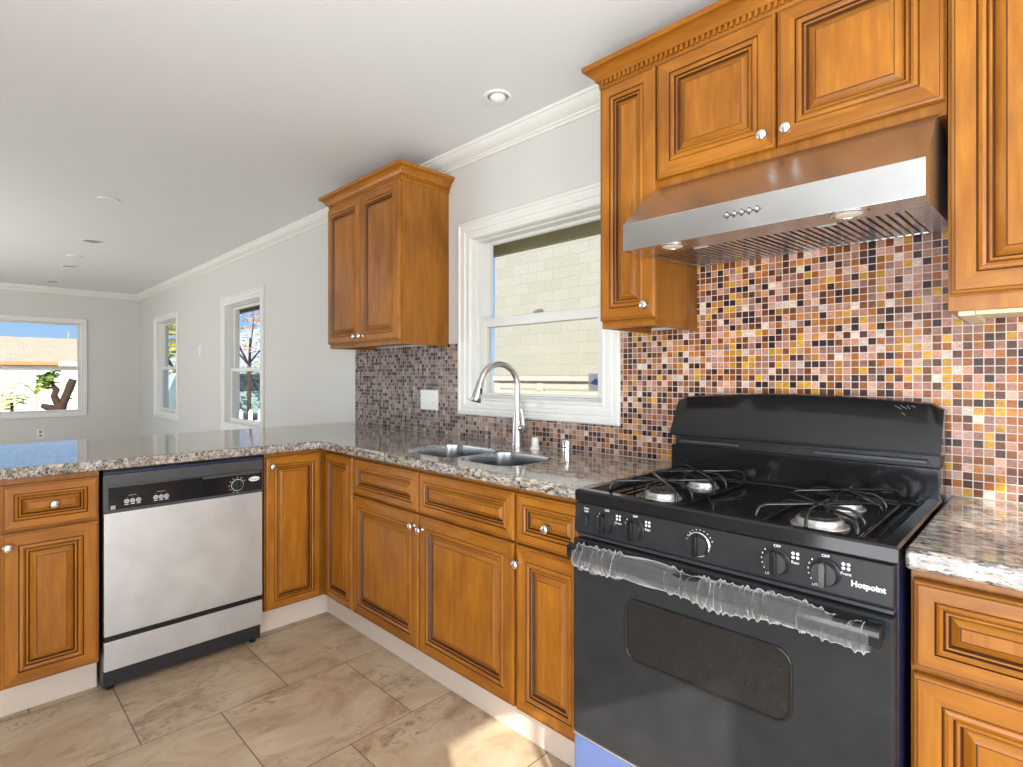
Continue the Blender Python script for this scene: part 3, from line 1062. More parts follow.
# ------------------------------------------------------------------ range hood
HX0, HX1 = 1.6935, 2.4275
c = thing('range_hood', 'stainless steel under cabinet range hood above the black range', 'range hood', ((HX0 + HX1) / 2, -.25, 1.612))
sect = [(-.001, 1.8405), (-.327, 1.8405), (-.500, 1.693), (-.500, 1.613), (-.405, 1.613), (-.405, 1.634), (-.030, 1.648), (-.030, 1.640), (-.001, 1.640)]
mb = MB().prism(sect, 'x', HX0, HX1)
obj('canopy', mb, 'steel_h', c, bevel=.0015)
cheek = [(-.405, 1.613), (-.405, 1.638), (-.001, 1.652), (-.001, 1.632)]
for a, b in ((HX0, HX0 + .030), (HX1 - .050, HX1)):
    obj('side_strip', MB().prism(cheek, 'x', a, b), 'steel_h', c, bevel=.001)
dark = MB().add([(HX0 + .03, -.404, 1.633), (HX1 - .05, -.404, 1.633), (HX1 - .05, -.03, 1.6475), (HX0 + .03, -.03, 1.6475),
                 (HX0 + .03, -.404, 1.6295), (HX1 - .05, -.404, 1.6295), (HX1 - .05, -.03, 1.644), (HX0 + .03, -.03, 1.644)],
                [(0, 1, 2, 3), (4, 5, 6, 7), (0, 1, 5, 4), (1, 2, 6, 5), (2, 3, 7, 6), (3, 0, 4, 7)])
obj('filter_backing', dark, 'black_matt', c)
fx0, fx1 = HX0 + .030, HX1 - .050
fm = (fx0 + fx1) / 2
for a, b in ((fx0, fm - .001), (fm + .001, fx1)):
    mb = MB()
    n = 17
    p = (b - a) / n
    for k in range(n):
        xa = a + p * k + p * .16
        xb = xa + p * .60
        mb.add([(xa, -.403, 1.6145), (xb, -.403, 1.6145), (xb, -.032, 1.632), (xa, -.032, 1.632), (xa, -.403, 1.6175), (xb, -.403, 1.6175), (xb, -.032, 1.635), (xa, -.032, 1.635)],
               [(0, 3, 2, 1), (4, 5, 6, 7), (0, 1, 5, 4), (1, 2, 6, 5), (2, 3, 7, 6), (3, 0, 4, 7)])
    mb.box((a, -.4035, 1.614), (b, -.392, 1.620))
    mb.box((a, -.045, 1.630), (b, -.030, 1.6365))
    fo = obj('baffle_filter', mb, 'steel_h', c)
    xc = (a + b) / 2
    obj('filter_handle', MB().box((xc - .022, -.390, 1.611), (xc + .022, -.384, 1.616)), 'grey_plastic', fo, bevel=.001)
for lx in (1.837, 2.280):
    ring = MB().lathe([(.040, 1.6128), (.040, 1.6105), (.030, 1.6100), (.029, 1.6128)], Matrix.Translation((lx, -.463, 0)), 28)
    lo = obj('lamp', ring, 'chrome', c)
    obj('lamp_lens', MB().lathe([(.029, 1.6126), (.027, 1.6100), (.015, 1.6085), (.001, 1.6080)], Matrix.Translation((lx, -.463, 0)), 24), 'lamp_glass', lo)
for k, bx in enumerate((2.011, 2.030, 2.049, 2.068, 2.087)):
    bm_ = MB().lathe([(.0062, 0), (.0062, .003), (.0045, .005), (.001, .0054)], Matrix.Translation((bx, -.500, 1.657)) @ Matrix.Rotation(R(90), 4, 'X'), 8)
    bo = obj('button', bm_, 'chrome', c)
    dm = MB().lathe([(.0105, 0), (.0105, .0007)], Matrix.Translation((bx, -.4999, 1.657)) @ Matrix.Rotation(R(90), 4, 'X'), 4)
    obj('button_mark', dm, 'charcoal', bo)


# ------------------------------------------------------------------ writing
def text(name, s, size, mat, parent, loc, rot, bold=0.0, align='CENTER', depth=.0004):
    cu = bpy.data.curves.new(name, 'FONT')
    cu.body = s
    cu.size = size
    cu.extrude = depth
    cu.offset = bold
    cu.align_x = align
    cu.align_y = 'CENTER'
    tmp = bpy.data.objects.new(name, cu)
    COL.objects.link(tmp)
    dg = bpy.context.evaluated_depsgraph_get()
    me = bpy.data.meshes.new_from_object(tmp.evaluated_get(dg))
    bpy.data.objects.remove(tmp)
    me.materials.clear()
    me.materials.append(M[mat])
    o = bpy.data.objects.new(name, me)
    COL.objects.link(o)
    o.parent = parent
    o.rotation_euler = rot
    o.location = rot_of(parent).inverted() @ Vector(loc) if parent else loc
    return o


# ------------------------------------------------------------------ black gas range
RX0, RX1 = 1.652, 2.411
rg = thing('gas_range', 'black freestanding gas range with four burners and a film wrapped oven handle', 'range', ((RX0 + RX1) / 2, -.35, 0))
mb = MB().box((RX0 + .006, -.640, .05), (RX1 - .006, -.025, .888))
obj('body', mb, 'navy', rg, bevel=.002)
obj('plinth', MB().box((RX0 + .03, -.60, 0), (RX1 - .03, -.06, .05)), 'black_matt', rg)
# cooktop tray with a raised rim
cx0, cx1, cy0, cy1 = RX0 - .001, RX1, -.678, -.110


def tray(loops):
    mb = MB()
    vs, fs = [], []
    for ins, z in loops:
        vs += [(cx0 + ins, cy0 + ins, z), (cx1 - ins, cy0 + ins, z), (cx1 - ins, cy1 - ins * .6, z), (cx0 + ins, cy1 - ins * .6, z)]
    for i in range(len(loops) - 1):
        for k in range(4):
            a, b = i * 4 + k, i * 4 + (k + 1) % 4
            fs.append((a, b, b + 4, a + 4))
    e = (len(loops) - 1) * 4
    fs.append((e, e + 1, e + 2, e + 3))
    fs.append((3, 2, 1, 0))
    mb.add(vs, fs)
    return mb


obj('cooktop', tray([(.004, .884), (0, .888), (0, .915), (.004, .920), (.028, .920), (.036, .914), (.044, .899), (.055, .897)]), 'black', rg, bevel=.002)
for xx in (2.352, 1.711):
    obj('cooktop_ridge', MB().tube([(xx, -.64, .8975), (xx, -.18, .8975)], .004, 8), 'black', rg)
# front control panel
obj('control_panel', MB().prism([(-.640, .885), (-.672, .882), (-.676, .802), (-.668, .796), (-.640, .796)], 'x', RX0 - .004, RX1 - .008), 'black_front', rg, bevel=.003)
obj('panel_trim', MB().box((RX0 + .002, -.668, .788), (RX1 - .010, -.645, .795)), 'charcoal', rg)
PANEL_ROT = (R(90), 0, 0)
DIAL = [(.0275, 0), (.0275, .004), (.0255, .006), (.0245, .016), (.0225, .020), (.001, .0205)]


def dial(x, z, big=False):
    m0 = Matrix.Translation((x, -.6745, z)) @ Matrix.Rotation(R(90), 4, 'X')
    mb = MB().lathe([(r * (1.06 if big else 1), h) for r, h in DIAL], m0, 28)
    k = obj('control_knob', mb, 'black_matt', rg)
    g = MB().prism(rounded(-.0060, -.025, .0060, .025, .005, 4), 'z', .019, .031, mat=m0)
    obj('grip', g, 'black', k, bevel=.001)
    if big:
        obj('chrome_ring', MB().lathe([(.0282, .003), (.0292, .004), (.0292, .007), (.0265, .0085), (.0262, .006)], m0, 32, closed=False), 'chrome', k)
    marks, sym = MB(), MB()
    if not big:
        for q in range(8):
            a = R(140 + 130 * q / 7)
            for rr in (0.0325,):
                px, pz = rr * cos(a), rr * sin(a)
                marks.box((x + px - .0011, -.6752, z + pz - .0016), (x + px + .0011, -.6742, z + pz + .0016))
        for dx, dz in ((-.0045, 0), (.0045, 0), (-.0045, .0085), (.0045, .0085)):
            sym.lathe([(.0033, 0), (.0033, .0006)], Matrix.Translation((x + .036 + dx, -.6744, z + .016 + dz)) @ Matrix.Rotation(R(90), 4, 'X'), 10)
    else:
        for q in range(10):
            a = R(20 + 150 * q / 9)
            px, pz = .033 * cos(a), .033 * sin(a)
            marks.box((x + px - .0012, -.6752, z + pz - .0009), (x + px + .0012, -.6742, z + pz + .0009))
    obj('dial_marks', marks, 'white_ink', k, smooth=0)
    if sym.v:
        obj('burner_symbol', sym, 'white_ink', k, smooth=0)
    return k


for i, (kx, word) in enumerate(((1.758, 'Front'), (1.846, 'Rear'), (2.020, None), (2.195, 'Rear'), (2.288, 'Front'))):
    k = dial(kx, .842, word is None)
    if word:
        text('dial_word', 'OFF', .0085, 'white_ink', k, (kx, -.6748, .8745), PANEL_ROT)
        text('dial_word', word, .0085, 'white_ink', k, (kx + .036, -.6748, .8475), PANEL_ROT)
        text('dial_word', 'LITE', .0075, 'white_ink', k, (kx - .018, -.6752, .8120), PANEL_ROT)
obj('light_switch', MB().box((1.682, -.682, .824), (1.696, -.674, .850)), 'black_matt', rg, bevel=.002)
text('switch_word', 'Oven\nLight', .0075, 'white_ink', rg, (1.689, -.6746, .866), PANEL_ROT)
text('brand_lettering', 'Hotpoint', .0155, 'white_ink', rg, (2.3615, -.6757, .8320), PANEL_ROT, bold=.0005)

# oven door
DZ0, DZ1, DY = .240, .784, -.685
dr = obj('oven_door', MB().box((RX0 - .003, DY, DZ0), (RX1 - .006, -.646, DZ1)), 'black_front', rg, bevel=.006, seg=3)
wz0, wz1, wx0, wx1 = .508, .664, 1.824, 2.226
wn_ = obj('oven_window', MB().prism(rounded(wx0 + .004, wz0 + .004, wx1 - .004, wz1 - .004, .030), 'y', DY - .0012, DY + .004), 'black_glass', dr)
loop = [(x, DY - .0008, z) for x, z in rounded(wx0, wz0, wx1, wz1, .034, 8)]
obj('window_bezel', MB().tube(loop + loop[:2], .0034, 8, cap=False), 'black', wn_, smooth=80)
hb = MB().prism(rounded(-.742, .744, -.716, .781, .009, 4), 'x', RX0 + .020, RX1 - .018)
for ex in (RX0 + .022, RX1 - .046):
    hb.box((ex, -.720, .746), (ex + .026, DY + .001, .779))
obj('door_handle', hb, 'black', dr, bevel=.002)
obj('storage_drawer', MB().box((RX0 - .003, -.680, .055), (RX1 - .006, -.646, .231)), 'blue_film', rg, bevel=.005, seg=3)
obj('drawer_gap', MB().box((RX0 + .004, -.660, .2305), (RX1 - .010, -.645, .2405)), 'black_matt', rg)
obj('drawer_edge_strip', MB().box((RX0 - .002, -.6835, .2325), (RX1 - .007, -.660, .2365)), 'alu', rg)

# backguard
mb = MB().box((RX0 + .003, -.135, .897), (RX1 - .002, -.02, 1.000))
obj('backguard_base', mb, 'black', rg, bevel=.004)
obj('vent_slot', MB().box((RX0 + .006, -.110, 1.000), (RX1 - .006, -.02, 1.032)), 'black_matt', rg)
obj('slot_reflection', MB().box((RX0 + .03, -.128, 1.008), (RX0 + .235, -.110, 1.018)), 'charcoal', rg, bevel=.002)  # grey strips stand in for the reflections in the vent slot
obj('slot_reflection', MB().box((RX1 - .300, -.128, 1.008), (RX1 - .03, -.110, 1.018)), 'charcoal', rg, bevel=.002)
n = 28
mb = MB()
vs, fs = [], []
for i in range(n + 1):
    t = i / n
    x = RX0 + .001 + (RX1 - RX0 - .001) * t
    e = min(t, 1 - t) * (RX1 - RX0)
    zt = 1.1835 - .020 * (2 * t - 1) ** 2 - (.012 * max(0, 1 - e / .02) ** 2)
    yf = -.080
    vs += [(x, -.146, 1.033), (x, -.144, 1.042), (x, -.088, zt - .014), (x, -.080, zt - .004), (x, -.068, zt), (x, -.022, zt - .004), (x, -.020, 1.030), (x, -.125, 1.030)]
for i in range(n):
    for k in range(8):
        a, b = i * 8 + k, i * 8 + (k + 1) % 8
        fs.append((a, b, b + 8, a + 8))
fs += [tuple(range(8)), tuple(range(n * 8, n * 8 + 8))]
mb.add(vs, fs)
obj('backguard_panel', mb, 'black', rg, bevel=.002, smooth=30)
scr = MB()
for a, b in (((2.305, 1.157), (2.320, 1.149)), ((2.318, 1.158), (2.332, 1.150)), ((2.333, 1.159), (2.339, 1.150)), ((2.322, 1.139), (2.330, 1.133)), ((2.342, 1.158), (2.352, 1.155))):
    yy = lambda z: -.144 + (z - 1.042) / (1.165 - 1.042) * .056 - .0006
    scr.tube([(a[0], yy(a[1]), a[1]), (b[0], yy(b[1]), b[1])], .0007, 5)
obj('scratch_marks', scr, 'grey_ink', rg)

# burners and grates
for bx, by, rr in ((1.832, -.515, 1.0), (1.845, -.290, .9), (2.233, -.515, 1.12), (2.228, -.295, .95)):
    m0 = Matrix.Translation((bx, by, .8975))
    b = obj('burner', MB().lathe([(.054 * rr, 0), (.052 * rr, .003), (.045 * rr, .004), (.044 * rr, .012), (.040 * rr, .017), (.012, .018)], m0, 32), 'alu', rg)
    obj('burner_cap', MB().lathe([(.034 * rr, .0175), (.036 * rr, .0195), (.034 * rr, .0235), (.020 * rr, .0250), (.001, .0252)], m0, 28), 'black_matt', b)


def grate(xc, yf, yb):
    hx, r, z0, z1 = .100, .0042, .9035, .945
    mb = MB()
    ya, yz = yf - .112, yb + .112
    ym = (yf + yb) / 2
    base = [(xc - hx, ya, z0), (xc + hx, ya, z0), (xc + hx, yz, z0), (xc - hx, yz, z0), (xc - hx, ya, z0)]
    for p, q in zip(base, base[1:]):
        mb.tube([p, q], r, 8)
    for yc in (yf, yb):
        for sx in (-1, 1):
            for sy in (-1, 1):
                ex, ey = xc + sx * hx, yc + sy * .108
                dx, dy = sx * hx, sy * .108
                pts = [(xc + dx * .10, yc + dy * .10, z1), (xc + dx * .86, yc + dy * .86, z1), (xc + dx * .96, yc + dy * .96, z1 - .006), (ex, ey, z1 - .018), (ex, ey, z0)]
                mb.tube(pts, r, 8)
        for sx, sy in ((1, 0), (-1, 0), (0, 1), (0, -1)):
            d = hx if sx else .108
            pts = [(xc + sx * d * q, yc + sy * d * q, z) for q, z in ((.10, z1 - .001), (.62, z1 - .002), (.80, z1 - .010), (.88, z1 - .024), (.90, z0))]
            mb.tube(pts, r * .95, 8)
        mb.lathe([(.012, z1 - .004), (.013, z1), (.011, z1 + .004)], Matrix.Translation((xc, yc, 0)), 12)
    return mb


obj('burner_grate', grate(1.832, -.513, -.297), 'black', rg, smooth=60)
obj('burner_grate', grate(2.233, -.517, -.300), 'black', rg, smooth=60)

# crumpled clear film over the handle
rnd = random.Random(21)
NX, NK = 330, 30
fx0, fx1 = 1.690, 2.376
vs, fs = [], []
ph = [rnd.uniform(0, 6.28) for _ in range(12)]
folds = [(t0, rnd.uniform(-.014, .014), rnd.uniform(-.010, .010), rnd.uniform(.5, 1.0), rnd.uniform(.0022, .0050)) for t0 in
         [.02, .045, .07, .10, .13, .155, .19, .205, .42, .455, .50, .53, .555, .585, .60, .63, .66, .675, .71, .74, .765, .80, .835, .86, .885, .91, .94, .965, .985]]
for i in range(NX + 1):
    t = i / NX
    x = fx0 + (fx1 - fx0) * t
    bag = 1 + .09 * sin(11 * t + ph[0]) + .06 * sin(27 * t + ph[1]) + .22 * math.exp(-((t - .31) / .10) ** 2)
    sag = .004 * sin(13 * t + ph[2]) - .003
    end = min(1, .80 + 10 * min(t, 1 - t))
    for k in range(NK):
        a = 2 * pi * k / NK
        fold = 0
        for t0, sa, sb2, amp, wd in folds:
            u = (t - t0 - sa * cos(a) - sb2 * sin(2 * a)) / wd
            if abs(u) < 3:
                fold += amp * math.exp(-u * u)
        wob = 1 + .05 * sin(3 * a + 17 * t + ph[3]) + .03 * sin(5 * a - 31 * t + ph[4])
        r = bag * wob * (1 + .26 * fold - .05 * math.exp(-(fold - .5) ** 2 * 20))
        vs.append((x, -.729 + .0205 * r * cos(a) * end, .760 + sag + .0285 * r * sin(a) * end))
for i in range(NX):
    for k in range(NK):
        a, b = i * NK + k, i * NK + (k + 1) % NK
        fs.append((a, b, b + NK, a + NK))
o = obj('plastic_wrap', MB().add(vs, fs), 'film', smooth=75)
tag(o, 'crumpled clear plastic film wrapped around the oven door handle', 'plastic film')

# ------------------------------------------------------------------ dishwasher (front faces +X, written in room coordinates)
DW0, DW1 = -1.5135, -.9095
dw = thing('dishwasher', 'stainless steel dishwasher with a black control panel in the peninsula', 'dishwasher', (-.3, (DW0 + DW1) / 2, 0), 0)
obj('tub', MB().box((-.58, DW0 + .004, .02), (-.022, DW1 - .004, .868)), 'black_matt', dw)
obj('door_panel', MB().box((-.022, DW0 + .003, .224), (.004, DW1 - .003, .704)), 'steel_dw', dw, bevel=.003)
obj('door_seam', MB().box((-.022, DW0 + .004, .2035), (.002, DW1 - .004, .2235)), 'black', dw, bevel=.002)
obj('lower_panel', MB().box((-.022, DW0 + .003, .089), (.004, DW1 - .003, .203)), 'steel_dw', dw, bevel=.003)
obj('kick_plate', MB().box((-.085, DW0 + .006, .006), (-.055, DW1 - .006, .0885)), 'black_matt', dw, bevel=.002)
for yy in (DW0 + .03, DW1 - .03):
    obj('levelling_foot', MB().lathe([(.014, 0), (.014, .006), (.006, .008), (.006, .03)], Matrix.Translation((-.045, yy, 0)), 14), 'black_matt', dw)
cp = obj('control_panel', MB().box((-.022, DW0, .7045), (.006, DW1, .855)), 'charcoal', dw, bevel=.004)
obj('control_fascia', MB().box((.0055, -1.497, .716), (.0075, -.916, .803)), 'black', cp, bevel=.001)
obj('top_strip', MB().box((-.018, DW0 + .002, .8555), (.004, DW1 - .002, .8655)), 'navy', dw, bevel=.001)
lat = MB().box((.006, -1.166, .793), (.016, -.926, .807))
obj('latch_grip', lat, 'charcoal', cp, bevel=.003)
obj('latch_recess', MB().box((.0058, -1.250, .786), (.0072, -.918, .8085)), 'black_matt', cp)
for ya, yb in ((-1.497, -1.466), (-1.458, -1.420), (-1.414, -1.366), (-1.360, -1.322), (-1.318, -1.298), (-1.283, -1.250)):
    obj('push_button', MB().box((.006, ya, .803), (.012, yb, .8125)), 'charcoal', cp, bevel=.0015)
RX = Matrix.Rotation(R(90), 4, 'Y')
for yc in (-1.438, -1.418, -1.398, -1.339, -1.320, -1.301):
    m0 = Matrix.Translation((.0074, yc, .744)) @ RX
    b = obj('select_button', MB().lathe([(.0072, 0), (.0072, .0015), (.0055, .0022), (.001, .0024)], m0, 16), 'grey_ink', cp)
    obj('button_rim', MB().lathe([(.0086, 0), (.0086, .0006), (.0074, .0006)], m0, 16, closed=False).box((.0074, yc - .007, .7305), (.0080, yc + .007, .7325)), 'white_ink', b)
for yc, wdt in ((-1.418, .026), (-1.320, .030)):
    tk_ = MB().box((.0074, yc - wdt / 2, .7655), (.0079, yc + wdt / 2, .7675))
    for q in (-.019, 0, .019):
        tk_.box((.0074, yc + q - .0012, .7575), (.0079, yc + q + .0012, .7595))
    obj('panel_marks', tk_, 'grey_ink', cp, smooth=0)
m0 = Matrix.Translation((.0074, -1.024, .750)) @ RX
dl = obj('timer_dial', MB().lathe([(.0225, 0), (.0225, .010), (.0205, .013), (.001, .0135)], m0, 30), 'black_matt', cp)
obj('dial_ring', MB().lathe([(.0245, 0), (.0262, 0), (.0262, .002), (.0245, .002)], m0, 32, closed=False), 'white_ink', dl)
obj('dial_grip', MB().prism(rounded(-.0035, -.019, .0035, .019, .003, 3), 'z', .013, .020, mat=Matrix.Translation((.0074, -1.024, .750)) @ Matrix.Rotation(R(90), 4, 'Y') @ Matrix.Rotation(R(90), 4, 'Z')), 'black', dl, bevel=.001)
mk = MB()
for q in range(9):
    a = R(-30 + 240 * q / 8 + 60)
    py, pz = .034 * cos(a), .034 * sin(a)
    mk.box((.0074, -1.024 + py - .003, .750 + pz - .0009), (.0079, -1.024 + py + .003, .750 + pz + .0009))
obj('dial_marks', mk, 'white_ink', dl, smooth=0)
m0 = Matrix.Translation((.0074, -.951, .768)) @ RX @ Matrix.Diagonal((.45, 1, 1, 1))
bd = obj('badge', MB().lathe([(.024, 0), (.024, .0012), (.022, .0018), (.001, .0018)], m0, 28), 'white_plastic', cp)
text('badge_lettering', 'Whirlpool', .0095, 'charcoal', bd, (.0096, -.951, .768), (R(90), 0, R(90)))
obj('energy_label', MB().box((.0074, -1.490, .7185), (.0079, -1.474, .7335)), 'grey_ink', cp, smooth=0)

# ------------------------------------------------------------------ things on and above the counter
fc = thing('kitchen_faucet', 'brushed nickel gooseneck pull down faucet behind the sink', 'faucet', (.85, -.085, .915))
FX, FY = .850, -.085
obj('base', MB().lathe([(.030, .9152), (.030, .919), (.026, .922), (.0245, .94), (.0235, .98), (.021, 1.03), (.0165, 1.075), (.0155, 1.09), (.012, 1.092)], Matrix.Translation((FX, FY, 0)), 28), 'nickel', fc)
dirv = Vector((-.05, -.225, 0)).normalized()
RAD = .098
pts = [Vector((FX, FY, 1.085)), Vector((FX, FY, 1.12)), Vector((FX, FY, 1.16)), Vector((FX, FY, 1.195))]
for k in range(1, 17):
    a = R(168 * k / 16)
    pts.append(Vector((FX, FY, 1.195)) + dirv * (RAD - RAD * cos(a)) + Vector((0, 0, RAD * sin(a))))
obj('spout', MB().tube(pts, .0135, 16), 'nickel', fc, smooth=60)
e, tdir = pts[-1], (pts[-1] - pts[-2]).normalized()
head = [e - tdir * .002, e + tdir * .004, e + tdir * .03, e + tdir * .07, e + tdir * .092, e + tdir * .094]
sh = obj('spray_head', MB().tube(head, [.0145, .0155, .0175, .0225, .0235, .0205], 20), 'nickel', fc, smooth=60)
bpos = e + tdir * .045 + dirv.cross(Vector((0, 0, 1))) * 0 + Vector((.0195, 0, 0))
obj('spray_button', MB().box((bpos.x - .004, bpos.y - .005, bpos.z - .013), (bpos.x + .002, bpos.y + .005, bpos.z + .013)), 'black_matt', sh, bevel=.002)
m0 = Matrix.Translation((FX, FY, 1.000)) @ Matrix.Rotation(R(90), 4, 'Y')
lv = obj('lever_hub', MB().lathe([(.017, .018), (.0185, .022), (.0185, .050), (.016, .055), (.001, .056)], m0, 22), 'nickel', fc)
obj('lever', MB().tube([(FX + .040, FY, 1.004), (FX + .038, FY - .002, 1.035), (FX + .034, FY - .004, 1.070), (FX + .030, FY - .006, 1.090)], [.010, .0085, .0075, .006], 12), 'nickel', lv, smooth=60)

cap = thing('soap_dispenser_cap', 'small white plastic cap on the counter right of the faucet', 'sink fitting', (.977, -.103, .915))
obj('collar', MB().lathe([(.022, .9152), (.0215, .922), (.017, .926)], Matrix.Translation((.977, -.103, 0)), 20), 'white_plastic', cap)
obj('cap', MB().lathe([(.0165, .9262), (.015, .962), (.0135, .966), (.001, .967)], Matrix.Translation((.977, -.103, 0)), 20), 'white_plastic', cap)
ag = thing('air_gap', 'short chrome cylinder on the counter, furthest right of the sink fittings', 'sink fitting', (1.192, -.145, .915))
obj('cylinder', MB().lathe([(.0205, .9152), (.0205, .972), (.0185, .976), (.001, .977)], Matrix.Translation((1.192, -.145, 0)), 24), 'chrome', ag)
obj('slot', MB().box((1.180, -.1672, .945), (1.204, -.160, .950)), 'black_matt', ag)

pl = thing('wall_plate', 'white double gang switch and outlet plate on the mosaic left of the window', 'outlet', (.077, -.008, 1.104))
obj('plate', MB().box((-.005, -.0135, 1.047), (.160, -.0085, 1.161)), 'white_plastic', pl, bevel=.003)
for k, gx in enumerate((.032, .123)):
    g = obj('insert', MB().prism(rounded(gx - .0215, 1.072, gx + .0215, 1.138, .004, 3), 'y', -.0165, -.0132), 'white_plastic', pl, bevel=.001)
    s = MB()
    if k == 0:
        s.box((gx - .017, -.0185, 1.078), (gx + .017, -.0160, 1.132))
        obj('rocker', s, 'white_plastic', g, bevel=.002)
    else:
        for zz in (1.084, 1.120):
            s.box((gx - .008, -.0172, zz), (gx - .0055, -.0162, zz + .009)).box((gx + .0055, -.0172, zz), (gx + .008, -.0162, zz + .009))
        obj('socket_slots', s, 'grey_plastic', g)

sw = thing('light_switch', 'small white light switch on the wall between the two side windows', 'switch', (-4.16, 0, 1.522))
obj('plate', MB().box((-4.197, -.0065, 1.465), (-4.123, -.0005, 1.580)), 'white_plastic', sw, bevel=.002)
obj('rocker', MB().box((-4.177, -.011, 1.488), (-4.143, -.006, 1.556)), 'white_plastic', sw, bevel=.002)
ol = thing('wall_outlet', 'white outlet plate on the far wall beneath the front window', 'outlet', (XL, -1.13, .47))
obj('plate', MB().box((XL + .0005, -1.167, .415), (XL + .0065, -1.093, .530)), 'white_plastic', ol, bevel=.002)
obj('sockets', MB().box((XL + .006, -1.147, .430), (XL + .009, -1.113, .465)).box((XL + .006, -1.147, .480), (XL + .009, -1.113, .515)), 'grey_plastic', ol, bevel=.002)

st = thing('window_sticker', 'small grey sticker with a dark blue car shape on the kitchen window glass', 'sticker', (1.182, .056, 1.175))
obj('paper', MB().box((1.152, .0565, 1.175), (1.206, .0575, 1.250)), 'sticker_grey', st, smooth=0)
car = [(1.160, 1.206), (1.203, 1.199), (1.204, 1.220), (1.195, 1.231), (1.182, 1.224), (1.168, 1.214)]
obj('car_print', MB().prism(car, 'y', .0560, .0566), 'sticker_blue', st, smooth=0)

# recessed lights and small ceiling fittings
rl = thing('recessed_light', 'white recessed ceiling light with an eyeball lamp near the crown moulding', 'ceiling light', (.924, -.281, CEIL), 0, 'recessed ceiling lights')
T = lambda x, y: Matrix.Translation((x, y, 0))
obj('trim_ring', MB().lathe([(.062, CEIL - .0005), (.062, CEIL - .004), (.056, CEIL - .008), (.046, CEIL - .006), (.045, CEIL - .0005)], T(.924, -.281), 36, closed=False), 'white_plastic', rl)
obj('recess', MB().lathe([(.046, CEIL - .0010), (.040, CEIL - .0012), (.001, CEIL - .0014)], T(.924, -.281), 32, closed=False), 'grey_plastic', rl)
obj('lamp', MB().lathe([(.034, CEIL - .0012), (.034, CEIL - .008), (.028, CEIL - .017), (.016, CEIL - .023), (.001, CEIL - .025)], T(.924, -.281), 28), 'lamp_glass', rl)
rl2 = thing('recessed_light', 'grey recessed downlight, nearest of the three over the dining room', 'ceiling light', (-3.44, -1.07, CEIL), 0, 'recessed ceiling lights')
obj('trim_ring', MB().lathe([(.085, CEIL - .0005), (.085, CEIL - .004), (.078, CEIL - .007), (.066, CEIL - .005), (.065, CEIL - .0005)], T(-3.44, -1.07), 36, closed=False), 'white_plastic', rl2)
obj('lamp', MB().lathe([(.066, CEIL - .0008), (.064, CEIL - .003), (.001, CEIL - .003)], T(-3.44, -1.07), 30), 'grey_plastic', rl2)
dup(rl2, (-4.99, -1.05, CEIL), 'grey recessed downlight, second of the three over the dining room')
dup(rl2, (-6.38, -1.06, CEIL), 'grey recessed downlight, farthest of the three over the dining room')
sd = thing('ceiling_cover', 'flat white round cover on the ceiling, nearer than the dining room downlights', 'ceiling cover', (-1.93, -1.19, CEIL), 0, 'flat white ceiling covers')
obj('disc', MB().lathe([(.062, CEIL - .0005), (.062, CEIL - .006), (.058, CEIL - .009), (.001, CEIL - .010)], T(-1.93, -1.19), 32), 'ceil', sd)
sd2 = dup(sd, (-4.31, -1.09, CEIL), 'flat white round cover on the ceiling between two dining room downlights')

# ------------------------------------------------------------------ outside
GZ = -.30
struct(obj('ground', MB().box((-60, -40, GZ - .2), (30, 40, GZ)), 'earth', smooth=0), 'dry pale ground outside')
mb = MB()
mb.box((-6.9, .46, 1.995), (5.0, .50, 2.20))
mb.add([(-6.9, .14, 2.44), (5.0, .14, 2.44), (5.0, .48, 2.20), (-6.9, .48, 2.20), (-6.9, .14, 2.40), (5.0, .14, 2.40), (5.0, .44, 2.16), (-6.9, .44, 2.16)],
       [(0, 1, 2, 3), (4, 5, 6, 7), (0, 1, 5, 4), (1, 2, 6, 5), (2, 3, 7, 6), (3, 0, 4, 7)])
struct(obj('roof_eave', mb, 'eave', smooth=0), 'olive painted eave outside the kitchen window')

o = obj('block_building', MB().box((-2.54, 3.0, GZ), (6.5, 7.0, 3.4)), 'block', smooth=0)
tag(o, 'cream concrete block building beyond the kitchen window', 'building')
fn = thing('board_fence', 'low cream fence with a dark gap at the foot of the block building', 'fence', (.4, 2.6, GZ))
obj('cap_board', MB().box((-2.12, 2.56, 1.185), (3.5, 2.66, 1.235)), 'fence_cream', fn, bevel=.006)
mb = MB()
for k, (a, b) in enumerate(((-2.12, -1.45), (-1.36, 3.5))):
    mb.box((a, 2.59, 1.100), (b, 2.63, 1.185))
mb.box((-2.12, 2.59, GZ), (3.5, 2.63, 1.080)).box((-1.45, 2.585, 1.08), (-1.36, 2.635, 1.185)).box((-2.12, 2.585, GZ), (-2.03, 2.635, 1.185))
obj('board', mb, 'fence_cream', fn, bevel=.004)


def leaves(rnd_, centre, rad, n, size, squash=1.0):
    mb = MB()
    for _ in range(n):
        while True:
            p = Vector((rnd_.uniform(-1, 1), rnd_.uniform(-1, 1), rnd_.uniform(-1, 1)))
            if p.length < 1:
                break
        p = Vector(centre) + Vector((p.x * rad, p.y * rad, p.z * rad * squash))
        m0 = Matrix.Translation(p) @ Matrix.Rotation(rnd_.uniform(0, 6.28), 4, 'Z') @ Matrix.Rotation(rnd_.uniform(-1.2, 1.2), 4, 'X')
        s = size * rnd_.uniform(.7, 1.3)
        mb.add([(-s, 0, 0), (-.3 * s, -.45 * s, .06 * s), (.6 * s, -.35 * s, .04 * s), (1.1 * s, 0, 0), (.6 * s, .35 * s, .04 * s), (-.3 * s, .45 * s, .06 * s)], [(0, 1, 2, 3, 4, 5)], mat=m0)
    return mb


lr = random.Random(5)
